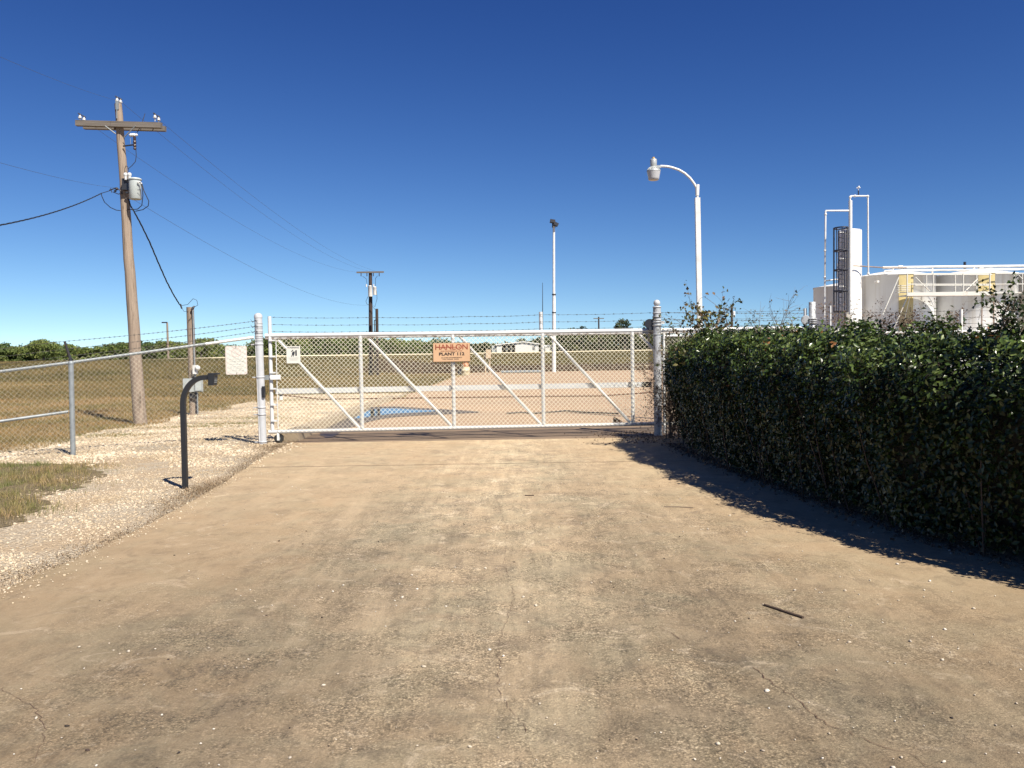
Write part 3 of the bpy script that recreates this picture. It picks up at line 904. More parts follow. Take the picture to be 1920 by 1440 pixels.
# leaf litter beneath the hedge
n = 2600
y = rng.uniform(4.8, 16.6, n)
x = vfun(hedge_edge, np.minimum(y, 15.3)) + rng.normal(0.02, 0.10, n)
farm = y > 14.2
x = np.where(farm, 2.6 + rng.normal(-0.2, 0.5, n), x)
blades('leaf_litter', x, y, np.where(y < 15.28, 0.034, 0.016), rng.uniform(0.008, 0.03, n), rng.uniform(0.015, 0.035, n), M['dead_leaf'], 'fallen brown leaves along the foot of the hedge', 'litter', 1.2)

# sticks on the drive
a, b = G(1433, 1134, 0.036), G(1506, 1158, 0.036)
o = MB().tube([a, a.lerp(b, 0.3) + Vector((0, 0.004, 0.0)), a.lerp(b, 0.7) + Vector((0, -0.003, 0)), b], [0.008, 0.0085, 0.009, 0.0095], 7).build('stick', M['stick'])
tag(o, 'dark straight stick lying on the driveway at lower right', 'stick')
a, b = G(984, 929, 0.034), G(1001, 929, 0.034)
tag(MB().tube([a, b], 0.008, 6).build('stick', M['stick']), 'tiny dark twig lying at the middle of the driveway', 'stick')
a, b = G(1245, 950, 0.034), G(1300, 952, 0.034)
tag(MB().tube([a, a.lerp(b, .5) + Vector((0, .02, 0)), b], 0.005, 6).build('stick', M['twig']), 'thin bent twig on the driveway near the hedge shadow', 'stick')

# ------------------------------------------------------------------ chain link
def chainlink(name, A, B, z0a, z1a, z0b, z1b, mat, parent, h=0.0405, r=0.0024, tips=0.0, s_range=None):
    A, B = Vector(A), Vector(B)
    d = Vector((B.x - A.x, B.y - A.y, 0)); L = d.length; u = d / L
    nrm = Vector((-u.y, u.x, 0))
    n = int(L / h)
    Vs, Fs = [], []
    off = 0
    un = np.array(u); nn = np.array(nrm); A0 = np.array((A.x, A.y, 0))
    for k in range(n):
        s0 = k * h
        f = s0 / L
        zb = z0a + (z0b - z0a) * f; zt = z1a + (z1b - z1a) * f + tips
        m_ = max(2, int((zt - zb) / h))
        j = np.arange(m_ + 1)
        odd = (j + k) % 2
        s = s0 + odd * h
        z = zt - j * ((zt - zb) / m_)
        dep = np.where(odd == 1, 1, -1) * r * 0.7
        c = A0[None] + s[:, None] * un[None] + dep[:, None] * nn[None]
        c[:, 2] = z
        rr = r * 1.25
        ring = np.stack([c + un * rr, c + nn * rr, c - un * rr, c - nn * rr], 1)
        Vs.append(ring.reshape(-1, 3))
        q = np.arange(m_)[:, None] * 4
        for a_ in range(4):
            b_ = (a_ + 1) % 4
            Fs.append(off + np.concatenate([q + a_, q + b_, q + 4 + b_, q + 4 + a_], 1))
        off += (m_ + 1) * 4
    return npmesh(name, np.concatenate(Vs), np.concatenate(Fs), mat, parent)

def barbed(pts_a, pts_b, drop, parent, step=0.13, r=0.0022, seed=0, spl=None):
    r_ = random.Random(seed)
    pts = spl if spl is not None else sag(pts_a, pts_b, drop, 30)
    b = MB()
    b.tube(pts, r, 4, False)
    # second strand twisted round the first
    tw = []
    L = sum((pts[i + 1] - pts[i]).length for i in range(len(pts) - 1))
    n = int(L / 0.05)
    def at(t_):
        f = t_ * (len(pts) - 1); i = min(int(f), len(pts) - 2)
        return pts[i].lerp(pts[i + 1], f - i)
    for i in range(n + 1):
        q = at(i / n)
        tw.append(q + Vector((0, math.sin(i * 1.57) * 0.003, math.cos(i * 1.57) * 0.003)))
    b.tube(tw, r * 0.9, 4, False)
    nb = int(L / step)
    for i in range(nb):
        q = at((i + 0.5) / nb)
        dd = (at(min(1, (i + 0.6) / nb)) - q).normalized()
        for k in range(2):
            v = Vector((r_.uniform(-0.3, 0.3), r_.uniform(-1, 1), r_.uniform(-1, 1))).normalized() * 0.019
            v2 = dd * (0.007 if k else -0.007)
            b.tube([q - v + v2, q + v + v2], [0.0018, 0.0018], 3, False)
        b.tube([q - dd * 0.013, q + dd * 0.013], 0.0055, 5, False)
    return b.build('barbed_wire', M['barb'], parent)

# ------------------------------------------------------------------ sliding gate
GL = Vector((-4.36, 15.50, 0))
GR = Vector((5.75, 16.13, 0))
gdir = (GR - GL).normalized(); gn = Vector((gdir.y, -gdir.x, 0))     # towards the camera
def gp(px, z, back=0.0):      # point of the gate plane in the column px
    d = ray(px, 700)
    # intersect vertical plane
    t_ = (GL.x * gn.x + GL.y * gn.y) / (d.x * gn.x + d.y * gn.y)
    return Vector((d.x * t_, d.y * t_, z)) - gn * back
ZB, ZT = 0.215, 1.955
gate = thing('sliding_gate', 'wide white chain link sliding gate with diagonal braces across the driveway', 'gate', GL)
gx = lambda px: gp(px, 0)
g_end = gp(1518, 0)
MB().tube([gp(499, ZT), gp(860, ZT - 0.006), gp(1518, ZT)], 0.036, 14).build('top_rail', M['gate_white'], gate)
MB().tube([gp(499, ZT - 0.052, 0.0), gp(1518, ZT - 0.052)], 0.022, 10).build('lower_track', M['rail_worn'], gate)
MB().tube([gp(501, ZB), gp(1518, ZB)], 0.034, 14).build('bottom_rail', M['gate_white'], gate)
gate_px = [508, 677, 850, 1018, 1186, 1352, 1515]
for i, px in enumerate(gate_px):
    z2 = ZT - 0.03
    if i == 0: z2 = 2.30
    q = gp(px, 0)
    MB().tube([Vector((q.x, q.y, ZB)), Vector((q.x, q.y, z2))], 0.034, 12).build('upright', M['gate_white'], gate)
q = gp(1016, 0, 0.05)
MB().tube([Vector((q.x, q.y, ZT)), Vector((q.x, q.y, 2.32))], 0.034, 12).build('barb_support', M['gate_white'], gate)
q = gp(1510, 0, 0.0)
MB().tube([Vector((q.x, q.y, ZT)), Vector((q.x, q.y, 2.32))], 0.03, 12).build('barb_support', M['gate_white'], gate)
for i in range(len(gate_px) - 1):
    a, b = gate_px[i] + 12, gate_px[i + 1] - 4
    MB().tube([gp(a, ZT - 0.05, 0.02), gp(b, ZB + 0.02, 0.02)], 0.026, 12).build('brace', M['gate_white'], gate)
a, b = gp(518, 0, -0.045), gp(1516, 0, -0.045)
chainlink('wire_mesh', a, b, ZB - 0.01, ZT - 0.06, ZB - 0.01, ZT - 0.06, M['wire_white'], gate, r=0.0031)
# tension bar with ties at the leading edge
MB().tube([gp(520, ZB + 0.05, -0.05), gp(520, ZT - 0.08, -0.05)], 0.008, 6).build('tension_bar', M['gate_white'], gate)
for k in range(6):
    z = ZB + 0.2 + k * 0.29
    MB().box(gp(513, z, -0.02), (0.10, 0.085, 0.025)).build('clamp', M['gate_white'], gate)
# long flat board behind the mesh and its end block
mb = MB()
rotg = Matrix.Rotation(math.atan2(gdir.y, gdir.x), 3, 'Z')
c = (gp(514, 0, 0.07) + gp(1222, 0, 0.07)) / 2; L = (gp(1222, 0) - gp(514, 0)).length
mb.box((c.x, c.y, 0.945), (L, 0.02, 0.095), rotg)
mb.build('back_board', M['band_grey'], gate)
mb = MB(); q = gp(1214, 0.945, 0.035); mb.box(q, (0.16, 0.035, 0.10), rotg); mb.build('stop_block', M['black'], gate)
for px in (677, 850, 1018, 1186):
    MB().box(gp(px - 1, 0.945, 0.05), (0.035, 0.02, 0.13), rotg).build('bracket', M['dark_metal'], gate)
mb = MB(); mb.box(gp(518, 1.205, -0.075), (0.185, 0.006, 0.085), rotg); mb.build('latch_plate', M['white'], gate)
mb = MB(); mb.box(gp(499, 1.2, 0.0), (0.10, 0.03, 0.085), rotg); mb.build('latch_arm', M['galv'], gate)
# barbed wire strands above the gate
def gspl(pxs, zs, seed):
    P_ = [gp(p, z, 0.0) for p, z in zip(pxs, zs)]
    out = []
    for i in range(len(P_) - 1):
        for k in range(8):
            out.append(P_[i].lerp(P_[i + 1], k / 8) + Vector((0, 0, -0.012 * math.sin(math.pi * k / 8))))
    out.append(P_[-1])
    return out
for i, zz in enumerate((2.285, 2.155, 2.03)):
    barbed(None, None, 0, gate, seed=i, spl=gspl([508, 700, 880, 1016, 1225, 1510], [zz, zz - 0.03, zz - 0.035, zz - 0.02, zz - 0.01, zz], i), step=0.16, r=0.0019)
# roller at the leading foot
wh = MB(); c = gp(519, 0.088, 0.01)
wh.lathe(c - gn * 0.03, [(0.02, -0.035), (0.072, -0.035), (0.085, -0.02), (0.085, 0.02), (0.072, 0.035), (0.02, 0.035)], 22, gn)
whe = wh.build('wheel', M['rubber'], gate)
MB().lathe(c + gn * 0.01, [(0.0, -0.01), (0.035, -0.01), (0.03, 0.012), (0.0, 0.014)], 14, gn).build('hub', M['galv'], whe)
mb = MB(); mb.box(c + gn * 0.035 + Vector((0, 0, 0.045)), (0.045, 0.006, 0.15), rotg); mb.box(c - gn * 0.08 + Vector((0, 0, 0.045)), (0.045, 0.006, 0.15), rotg)
mb.box(c + Vector((0, 0, 0.118)) - gn * 0.02, (0.16, 0.12, 0.008), rotg)
mb.build('wheel_bracket', M['white'], gate)

# left post
lp_b, lp_t = P(493, 836, 15.38), P(484, 590, 15.44)
lp_b.z = -0.05
post = thing('gate_post', 'round white gate post with domed cap left of the gate', 'post', (lp_b.x, lp_b.y, 0))
ax = (lp_t - lp_b).normalized(); L = (lp_t - lp_b).length
MB().lathe(lp_b, [(0.069, 0), (0.069, L - 0.06)], 28, ax).build('pole', M['post_white'], post)
MB().lathe(lp_b + ax * (L - 0.06), [(0.074, 0), (0.074, 0.035), (0.066, 0.06), (0.045, 0.08), (0.018, 0.09), (0.001, 0.092)], 28, ax).build('cap', M['post_white'], post)
for k, dz in enumerate((0.10, 0.16, 0.19, 0.245, 0.275, 0.33, 0.36, 0.41)):
    MB().lathe(lp_b + ax * (L - 0.06 - dz), [(0.069, -0.004), (0.0745, -0.004), (0.0745, 0.005), (0.069, 0.005)], 24, ax).build('ring', M['galv' if k % 3 == 1 else 'post_white'], post)
for yy in (645, 706, 762, 775, 826):
    f = (836 - yy) / (836 - 590)
    q = lp_b + ax * (L * f)
    mbb = MB(); mbb.lathe(q, [(0.069, -0.012), (0.076, -0.012), (0.076, 0.012), (0.069, 0.012)], 24, ax)
    mbb.box(q + Vector((-0.10, 0.0, 0)), (0.09, 0.012, 0.022))
    mbb.build('strap', M['post_white'], post)
q = lp_b + ax * (L * (836 - 735) / 246.0)
MB().box(q + Vector((0.062, -0.045, 0.02)), (0.04, 0.09, 0.20)).build('latch_box', M['black'], post)

# right post with ball finial
rp = gp(1229.5, 0, -0.14)
post2 = thing('gate_post', 'silver gate post with ball finial and rings at the hedge', 'post', (rp.x, rp.y, 0))
zt = P(1228, 577, rp.y).z
MB().lathe((rp.x, rp.y, -0.05), [(0.072, 0), (0.072, zt - 0.13 + 0.05), (0.070, zt + 0.05)], 28).build('pole', M['post_grey'], post2)
prof = [(0.05, 0.0), (0.078, 0.0), (0.078, 0.02), (0.04, 0.03)]
MB().lathe((rp.x, rp.y, zt), prof, 24).build('cap', M['post_white'], post2)
mbb = MB(); mbb.sphere((rp.x, rp.y, zt + 0.085), 0.062); mbb.build('ball_finial', M['post_white'], post2)
for yy, rr_ in ((587, 0.078), (594, 0.084), (600, 0.08), (604, 0.086), (610, 0.088), (627, 0.08), (735, 0.078)):
    z = P(1229, yy, rp.y).z
    MB().lathe((rp.x, rp.y, z), [(0.07, -0.012), (rr_, -0.01), (rr_ + 0.004, 0.0), (rr_, 0.008), (0.07, 0.010)], 24).build('ring', M['post_grey'], post2)
rg = MB()
zc_ = P(1221, 607, rp.y).z
for k in range(2):
    rg.lathe((rp.x - 0.13, rp.y + 0.02 + 0.05 * k, zc_), [(0.05, -0.014), (0.085, -0.014), (0.09, 0.0), (0.085, 0.014), (0.05, 0.014)], 22, Vector((0.3, 1, 0)).normalized())
rg.box((rp.x - 0.10, rp.y + 0.05, zc_ - 0.09), (0.10, 0.12, 0.05))
rg.build('guide_roller', M['dark_metal'], post2)
MB().box((rp.x + 0.09, rp.y, zc_ + 0.02), (0.09, 0.05, 0.05)).build('wire_clamp', M['white'], post2)
# rear guide post with open top
p3 = P(1523, 600, 16.05)
post3 = thing('guide_post', 'short grey pipe post rising behind the hedge left of tanks', 'post', (p3.x, p3.y, 0))
zt3 = P(1523, 566, p3.y).z
MB().lathe((p3.x, p3.y, 0), [(0.062, 0), (0.062, zt3 - 0.004), (0.055, zt3), (0.05, zt3 - 0.05)], 24).build('pole', M['post_grey'], post3)
for yy in (598, 602, 606):
    z = P(1523, yy, p3.y).z
    MB().lathe((p3.x, p3.y, z), [(0.06, -0.014), (0.082, -0.012), (0.088, 0), (0.082, 0.01), (0.06, 0.012)], 22).build('ring', M['post_grey'], post3)
rg = MB(); rg.lathe((p3.x - 0.12, p3.y, P(1512, 600, p3.y).z), [(0.04, -0.015), (0.08, -0.015), (0.088, 0), (0.08, 0.015), (0.04, 0.015)], 20, Vector((0.2, 1, 0)).normalized())
rg.build('guide_roller', M['post_grey'], post3)

# ------------------------------------------------------------------ left fence
fa = Vector((-4.62, 15.42, 0))                       # at the gate post
fb = G(137, 855); fb.z = 0                           # line post
fdir = (fb - fa).normalized()
fc = fb + Vector((-2.6, -1.15, 0))
fd = fc + Vector((-2.6, -1.0, 0))
za, zb, zc2, zd = 1.925, 1.53, 1.18, 0.95
fence = thing('chain_link_fence', 'galvanised chain link fence with barbed wire left of the gate', 'fence', (fb.x, fb.y, 0))
def fpt(p, z): return Vector((p.x, p.y, z))
t1 = MB(); t1.tube([fpt(fa, za), fpt(fa, za).lerp(fpt(fb, zb), 0.28)], 0.026, 12); t1.build('top_rail', M['white'], fence)
t1 = MB(); t1.tube([fpt(fa, za).lerp(fpt(fb, zb), 0.28), fpt(fb, zb), fpt(fc, zc2), fpt(fd, zd)], 0.026, 12); t1.build('top_rail', M['galv'], fence)
mr0 = P(128, 772, fb.y); mr1 = P(0, 790, 13.55)
dmr = (mr1 - mr0)
MB().tube([mr0, mr1, mr0 + dmr * 2.6], 0.024, 12).build('mid_rail', M['galv'], fence)
MB().tube([fpt(fb, -0.05), P(133, 680, fb.y)], 0.041, 16).build('line_post', M['galv'], fence)
MB().lathe(P(133, 679, fb.y), [(0.046, -0.03), (0.046, 0.0), (0.03, 0.02), (0.0, 0.024)], 16).build('post_cap', M['galv'], fence)
MB().tube([fpt(fd, -0.05), fpt(fd, zd)], 0.041, 16).build('line_post', M['galv'], fence)
arm_t = P(121, 640, fb.y - 0.05); arm_b = P(133, 677, fb.y)
dv = arm_t - arm_b
ab = MB(); ab.tube([arm_b, arm_t], [0.026, 0.020], 4); ab.tube([arm_b + Vector((0.014, 0, 0)), arm_t + Vector((0.012, 0, 0))], [0.013, 0.010], 6); ab.build('barb_arm', M['dark_metal'], fence)
MB().tube([P(480, 634, 15.40), P(488, 832, 15.34)], 0.022, 10).build('end_stile', M['white'], fence)
fo = Vector((0.45, -0.9, 0)) * 0.032
chainlink('wire_mesh', fa + fo, fb + fo, 0.03, za - 0.02, 0.02, zb - 0.0, M['wire_galv'], fence, tips=0.075, r=0.0017)
chainlink('wire_mesh', fb + fo, fc + fo, 0.02, zb, 0.02, zc2, M['wire_galv'], fence, tips=0.075, r=0.0017)
for i, (ya, fr) in enumerate(((602, 1.0), (612, 0.62), (622, 0.26))):
    a = P(478, ya, 15.42); b = arm_b + dv * fr
    barbed(None, None, 0, fence, seed=20 + i, spl=sag(a, b, 0.02, 14) + [b + (fpt(fc, zc2) - fpt(fb, zb)) * 0.5 * (k + 1) for k in range(3)], step=0.15, r=0.0022)
    lo = MB(); lo.tube([P(470, ya - 3, 15.42), P(474, ya + 3, 15.40), P(478, ya - 2, 15.38), P(484, ya, 15.34)], 0.0035, 5); lo.build('wire_tie', M['barb'], fence)

# right fence, mostly behind the hedge
ra = Vector((rp.x + 0.13, rp.y + 0.05, 0)); rb = Vector((9.0, 17.2, 0)); rc = Vector((15.5, 18.6, 0))
fence2 = thing('chain_link_fence', 'chain link fence running behind the dark hedge to the right', 'fence', (rb.x, rb.y, 0))
MB().tube([fpt(ra, 1.84), fpt(rb, 1.86), fpt(rc, 1.86)], 0.022, 12).build('top_rail', M['white'], fence2)
MB().tube([fpt(ra, 0.05), fpt(ra, 1.9)], 0.024, 12).build('end_stile', M['white'], fence2)
for p_ in (rb, rc):
    MB().tube([fpt(p_, 0), fpt(p_, 2.3)], 0.03, 12).build('line_post', M['white'], fence2)
chainlink('wire_mesh', ra, rb, 0.05, 1.84, 0.05, 1.86, M['wire_galv'], fence2, r=0.0024)
for i, z in enumerate((2.02, 2.14, 2.27)):
    barbed(None, None, 0, fence2, seed=40 + i, spl=sag(fpt(ra, z), fpt(rb, z), 0.03, 14) + [fpt(rc, z)], step=0.17, r=0.002)
for px, yt, yb, rr_ in ((1557, 573, 610, 0.017), (1602, 597, 612, 0.02)):
    q = P(px, yt, 17.0)
    MB().tube([(q.x, q.y, 0.0), q], rr_, 10).build('barb_support', M['white'], fence2)

# ------------------------------------------------------------------ signs
def rounded(w_, h_, r_, n=6):
    pts = []
    for cx_, cy_, a0 in ((w_ / 2 - r_, h_ / 2 - r_, 0), (-w_ / 2 + r_, h_ / 2 - r_, 90), (-w_ / 2 + r_, -h_ / 2 + r_, 180), (w_ / 2 - r_, -h_ / 2 + r_, 270)):
        for k in range(n + 1):
            a = R(a0 + 90 * k / n); pts.append((cx_ + r_ * math.cos(a), cy_ + r_ * math.sin(a)))
    return pts
def plate(pts, c, ux, t_, name, mat, parent, un=None):
    ux = Vector(ux).normalized(); uz = Vector((0, 0, 1)); un = ux.cross(uz)
    f = [Vector(c) + ux * p[0] + uz * p[1] + un * (t_ / 2) for p in pts]
    bk = [Vector(c) + ux * p[0] + uz * p[1] - un * (t_ / 2) for p in pts]
    n = len(pts)
    b = MB(); b.add(f, [tuple(range(n))]); b.add(bk, [tuple(range(n - 1, -1, -1))])
    b.add(f + bk, [(i, i + n, (i + 1) % n + n, (i + 1) % n) for i in range(n)])
    return b.build(name, mat, parent)
def ringpts(ro, ri, n=40):
    return [(ro * math.cos(2 * math.pi * i / n), ro * math.sin(2 * math.pi * i / n)) for i in range(n)], [(ri * math.cos(2 * math.pi * i / n), ri * math.sin(2 * math.pi * i / n)) for i in range(n)]
def ringmesh(c, ux, outer, inner, name, mat, parent, off):
    ux = Vector(ux).normalized(); uz = Vector((0, 0, 1)); un = ux.cross(uz)
    f = lambda p: Vector(c) + ux * p[0] + uz * p[1] + un * off
    n = len(outer)
    b = MB(); b.add([f(p) for p in outer] + [f(p) for p in inner], [(i, (i + 1) % n, (i + 1) % n + n, i + n) for i in range(n)])
    return b.build(name, mat, parent)

# company sign on the gate
sc_ = gp(847.5, 0, -0.075); sc_.z = P(847.5, 660.5, sc_.y).z
sg = thing('company_sign', 'tan sign reading HANLON PLANT 112 on the gate', 'sign', sc_)
SW, SHh = 0.665, 0.335
plate([(-SW / 2, -SHh / 2), (SW / 2, -SHh / 2), (SW / 2, SHh / 2), (-SW / 2, SHh / 2)], sc_, gdir, 0.012, 'panel', M['sign_tan'], sg)
fr = MB()
for (a, b) in (((-SW / 2, -SHh / 2), (SW / 2, -SHh / 2)), ((SW / 2, -SHh / 2), (SW / 2, SHh / 2)), ((SW / 2, SHh / 2), (-SW / 2, SHh / 2)), ((-SW / 2, SHh / 2), (-SW / 2, -SHh / 2))):
    fr.tube([sc_ + gdir * a[0] + Vector((0, 0, a[1])) - gn * 0.006, sc_ + gdir * b[0] + Vector((0, 0, b[1])) - gn * 0.006], 0.006, 4)
fr.build('edging', M['sign_edge'], sg)
fc_ = sc_ + gn * 0.008
text_mesh('lettering', 'HANLON', 0.135, M['sign_rust'], fc_ + Vector((0, 0, 0.092)), gdir, sg, 1.10, spacing=0.93, bold=0.0015)
bar = MB(); bar.box(fc_ + gdir * -0.085 + Vector((0, 0, 0.092)), (0.38, 0.002, 0.010), rotg)
bar.build('logo_bar', M['sign_rust'], sg)
arr = MB(); q0 = fc_ + gdir * 0.135 + Vector((0, 0, 0.092)) + gn * 0.001
arr.add([q0 + gdir * 0.028, q0 + gdir * -0.005 + Vector((0, 0, 0.016)), q0 + gdir * -0.005 - Vector((0, 0, 0.016))], [(0, 1, 2)])
arr.build('logo_arrow', M['sign_rust'], sg)
text_mesh('lettering', 'GAS PROCESSING, LTD.', 0.026, M['sign_rust'], fc_ + Vector((0, 0, 0.022)), gdir, sg, 1.45)
text_mesh('lettering', 'PLANT 112', 0.074, M['sign_dark'], fc_ + Vector((0, 0, -0.032)), gdir, sg, 1.30, bold=0.0025)
text_mesh('lettering', 'IN CASE OF EMERGENCY', 0.026, M['sign_dark'], fc_ + Vector((0, 0, -0.098)), gdir, sg, 1.30)
text_mesh('lettering', 'CALL', 0.024, M['sign_dark'], fc_ + Vector((0, 0, -0.126)) - gdir * 0.13, gdir, sg, 1.30)
db = MB()
for k in range(10):
    if k == 5: continue
    db.box(fc_ + gdir * (-0.07 + k * 0.021) + Vector((0, 0, -0.126)), (0.012, 0.002, 0.015), rotg)
db.build('worn_print', M['sign_dark'], sg)

# small warning sign
wc = gp(552.5, 0, -0.075); wc.z = P(552.5, 665, wc.y).z
ws = thing('warning_sign', 'small white warning sign with black pictogram on the gate', 'sign', wc)
plate(rounded(0.245, 0.31, 0.006, 2), wc, gdir, 0.006, 'panel', M['sign_white'], ws)
fw = wc + gn * 0.005
text_mesh('lettering', 'WARNING', 0.038, M['ink'], fw + Vector((0, 0, 0.126)), gdir, ws, 1.12)
pic = MB()
def poly(b, pts):
    b.add([fw + gdir * p[0] + Vector((0, 0, p[1])) for p in pts], [tuple(range(len(pts)))])
poly(pic, [(0.035, -0.02), (0.062, -0.02), (0.062, 0.085), (0.035, 0.075)])
poly(pic, [(-0.03, 0.01), (0.01, -0.005), (0.028, 0.03), (0.022, 0.06), (-0.012, 0.055)])
poly(pic, [(-0.035, 0.05), (-0.015, 0.062), (0.005, 0.085), (-0.008, 0.09), (-0.04, 0.06)])
poly(pic, [(-0.045, -0.03), (-0.035, -0.035), (0.0, 0.0), (-0.012, 0.012)])
poly(pic, [(-0.012, -0.035), (0.0, -0.035), (0.02, 0.005), (0.004, 0.01)])
pic.build('pictogram', M['ink'], ws)
ln = MB()
for k in range(3):
    ln.box(fw + Vector((0, 0, -0.055 - k * 0.02)), (0.19 - 0.03 * k, 0.002, 0.004), rotg)
ln.build('faint_print', M['sign_faint'], ws)

# faded rounded sign on the left fence
nc = P(443, 675.5, 15.28)
fu = (fa - fb); fu.z = 0; fu.normalize(); fn = Vector((fu.y, -fu.x, 0))
fs = thing('notice_sign', 'faded white rounded notice sign with pink ring on the fence', 'sign', nc)
fu2 = (fu + Vector((0.8, 0, 0))).normalized()
fn2 = Vector((fu2.y, -fu2.x, 0))
plate(rounded(0.365, 0.51, 0.035), nc, fu2, 0.005, 'panel', M['sign_white'], fs)
ringmesh(nc, fu2, rounded(0.357, 0.50, 0.033), rounded(0.337, 0.48, 0.028), 'border', M['sign_red'], fs, 0.004)
o_, i_ = ringpts(0.082, 0.070)
cc = nc + Vector((0, 0, 0.14))
ringmesh(cc, fu2, o_, i_, 'ring', M['sign_red'], fs, 0.004)
sl = MB(); sl.add([cc + fn2 * 0.0042 + fu2 * p[0] + Vector((0, 0, p[1])) for p in ((-0.055, 0.042), (-0.045, 0.052), (0.055, -0.042), (0.045, -0.052))], [(0, 1, 2, 3)])
sl.build('slash', M['sign_red'], fs)
ln = MB(); rs = random.Random(3)
rotf = Matrix.Rotation(math.atan2(fu2.y, fu2.x), 3, 'Z')
for k, z in enumerate((0.025, -0.02, -0.07, -0.115, -0.15, -0.185)):
    xx = -0.11
    while xx < 0.10:
        l_ = rs.uniform(0.015, 0.05)
        ln.box(nc + fn2 * 0.004 + fu2 * (xx + l_ / 2) + Vector((0, 0, z)), (l_, 0.002, 0.012 if k % 2 else 0.008), rotf)
        xx += l_ + 0.016
ln.build('faint_print', M['sign_faint'], fs)
for z_ in (0.235, -0.235):
    MB().box(nc + fn2 * 0.005 + Vector((0, 0, z_)), (0.008, 0.01, 0.035), rotf).build('bolt', M['dark_metal'], fs)

# ------------------------------------------------------------------ gooseneck card reader stand
gb = G(347.5, 917)
gs = thing('gooseneck_pedestal', 'black square tube gooseneck reader stand on the gravel verge', 'pedestal', gb)
pts = [Vector((gb.x, gb.y, -0.05)), Vector((gb.x + 0.004, gb.y, 1.02))]
Rr = 0.31
for k in range(1, 13):
    a = R(90 * k / 12)
    pts.append(Vector((gb.x + 0.004 + Rr * 0.86 * (1 - math.cos(a)), gb.y, 1.02 + (Rr + 0.015) * math.sin(a))))
pts.append(Vector((gb.x + 0.345, gb.y, 1.347)))
MB().tube(pts, 0.0285, 4, True, True).build('post', M['black'], gs)
hx = gb.x + 0.345
hd = MB()
prof = [(-0.012, -0.095), (0.052, -0.095), (0.066, 0.028), (0.092, 0.035), (0.092, 0.052), (-0.012, 0.052)]
f = [Vector((hx + a, gb.y - 0.062, 1.345 + b)) for a, b in prof]; bk = [Vector((v.x, gb.y + 0.062, v.z)) for v in f]
n = len(f)
hd.add(f, [tuple(range(n))]); hd.add(bk, [tuple(range(n - 1, -1, -1))]); hd.add(f + bk, [(i, i + n, (i + 1) % n + n, (i + 1) % n) for i in range(n)])
hd.build('reader_hood', M['black'], gs)
kp = MB()
for i in range(4):
    for j in range(3):
        kp.box((hx + 0.060 + 0.0028 * i - 0.002, gb.y - 0.03 + j * 0.03, 1.285 + i * 0.02), (0.004, 0.016, 0.011))
kp.build('keypad', M['galv'], gs)

# ------------------------------------------------------------------ main utility pole
pb = G(264, 797); pY = pb.y
ptop = P(222, 195, pY)
up = thing('utility_pole', 'tall leaning wooden utility pole with crossarm and transformer', 'utility pole', (pb.x, pb.y, 0))
bpos = Vector((pb.x, pb.y, -0.3))
n = 26
pts = [bpos.lerp(ptop, i / n) for i in range(n + 1)]
MB().tube([p + Vector((0.012 * wob(i * 0.5, 20), 0, 0)) for i, p in enumerate(pts)], [0.155 - 0.075 * i / n for i in range(n + 1)], 20).build('pole', M['pole_wood'], up)
def PP(px, py, dy=0.0): return P(px, py, pY + dy)
ca, cb = PP(143, 231, -0.13), PP(303, 235.5, -0.13)
d = (cb - ca); rota = Matrix.Rotation(-math.atan2(d.z, d.x), 3, 'Y')
MB().box((ca + cb) / 2, (d.length, 0.11, 0.125), rota).build('crossarm', M['arm_wood'], up)
MB().box((ca + cb) / 2 + Vector((0.0, 0.30, 0.0)), (d.length * 0.97, 0.11, 0.115), rota).build('crossarm', M['arm_wood'], up)
for (a, b) in (((197, 236), (217, 251)), ((254, 236), (232, 258))):
    MB().tube([PP(*a, -0.2), PP(*b, -0.12)], 0.014, 4).build('brace', M['galv'], up)
def insulator(c, parent, k=1.0, axis_=None):
    b = MB()
    prof = [(0.016, -0.10), (0.016, 0.0), (0.05, 0.0), (0.062, 0.015), (0.05, 0.028), (0.032, 0.036), (0.055, 0.046), (0.052, 0.062), (0.03, 0.075), (0.022, 0.09), (0.032, 0.10), (0.028, 0.115), (0.0, 0.12)]
    b.lathe(c, [(r_ * k, z * k) for r_, z in prof], 16, axis_)
    b.cur = 1
    b.sphere(c + Vector((0, 0, 0.12 * k)), 0.036 * k, 8)
    b.tube([c + Vector((0, -0.08, 0.135 * k)), c + Vector((0, 0.08, 0.135 * k))], 0.012, 5)
    return b.build('insulator', [M['porcelain'], M['barb']], parent)
for px, py, dy in ((150, 222, -0.13), (157.5, 226, 0.17), (290.5, 221.5, -0.13), (297.5, 226, 0.17), (219.5, 190, -0.05), (226, 193, 0.1)):
    insulator(PP(px, py, dy), up, 0.72)
br = MB(); br.box(PP(219.5, 197, -0.09), (0.07, 0.02, 0.20)); br.tube([PP(219, 200, -0.1), PP(219, 222, -0.1)], 0.012, 5); br.build('top_bracket', M['galv'], up)
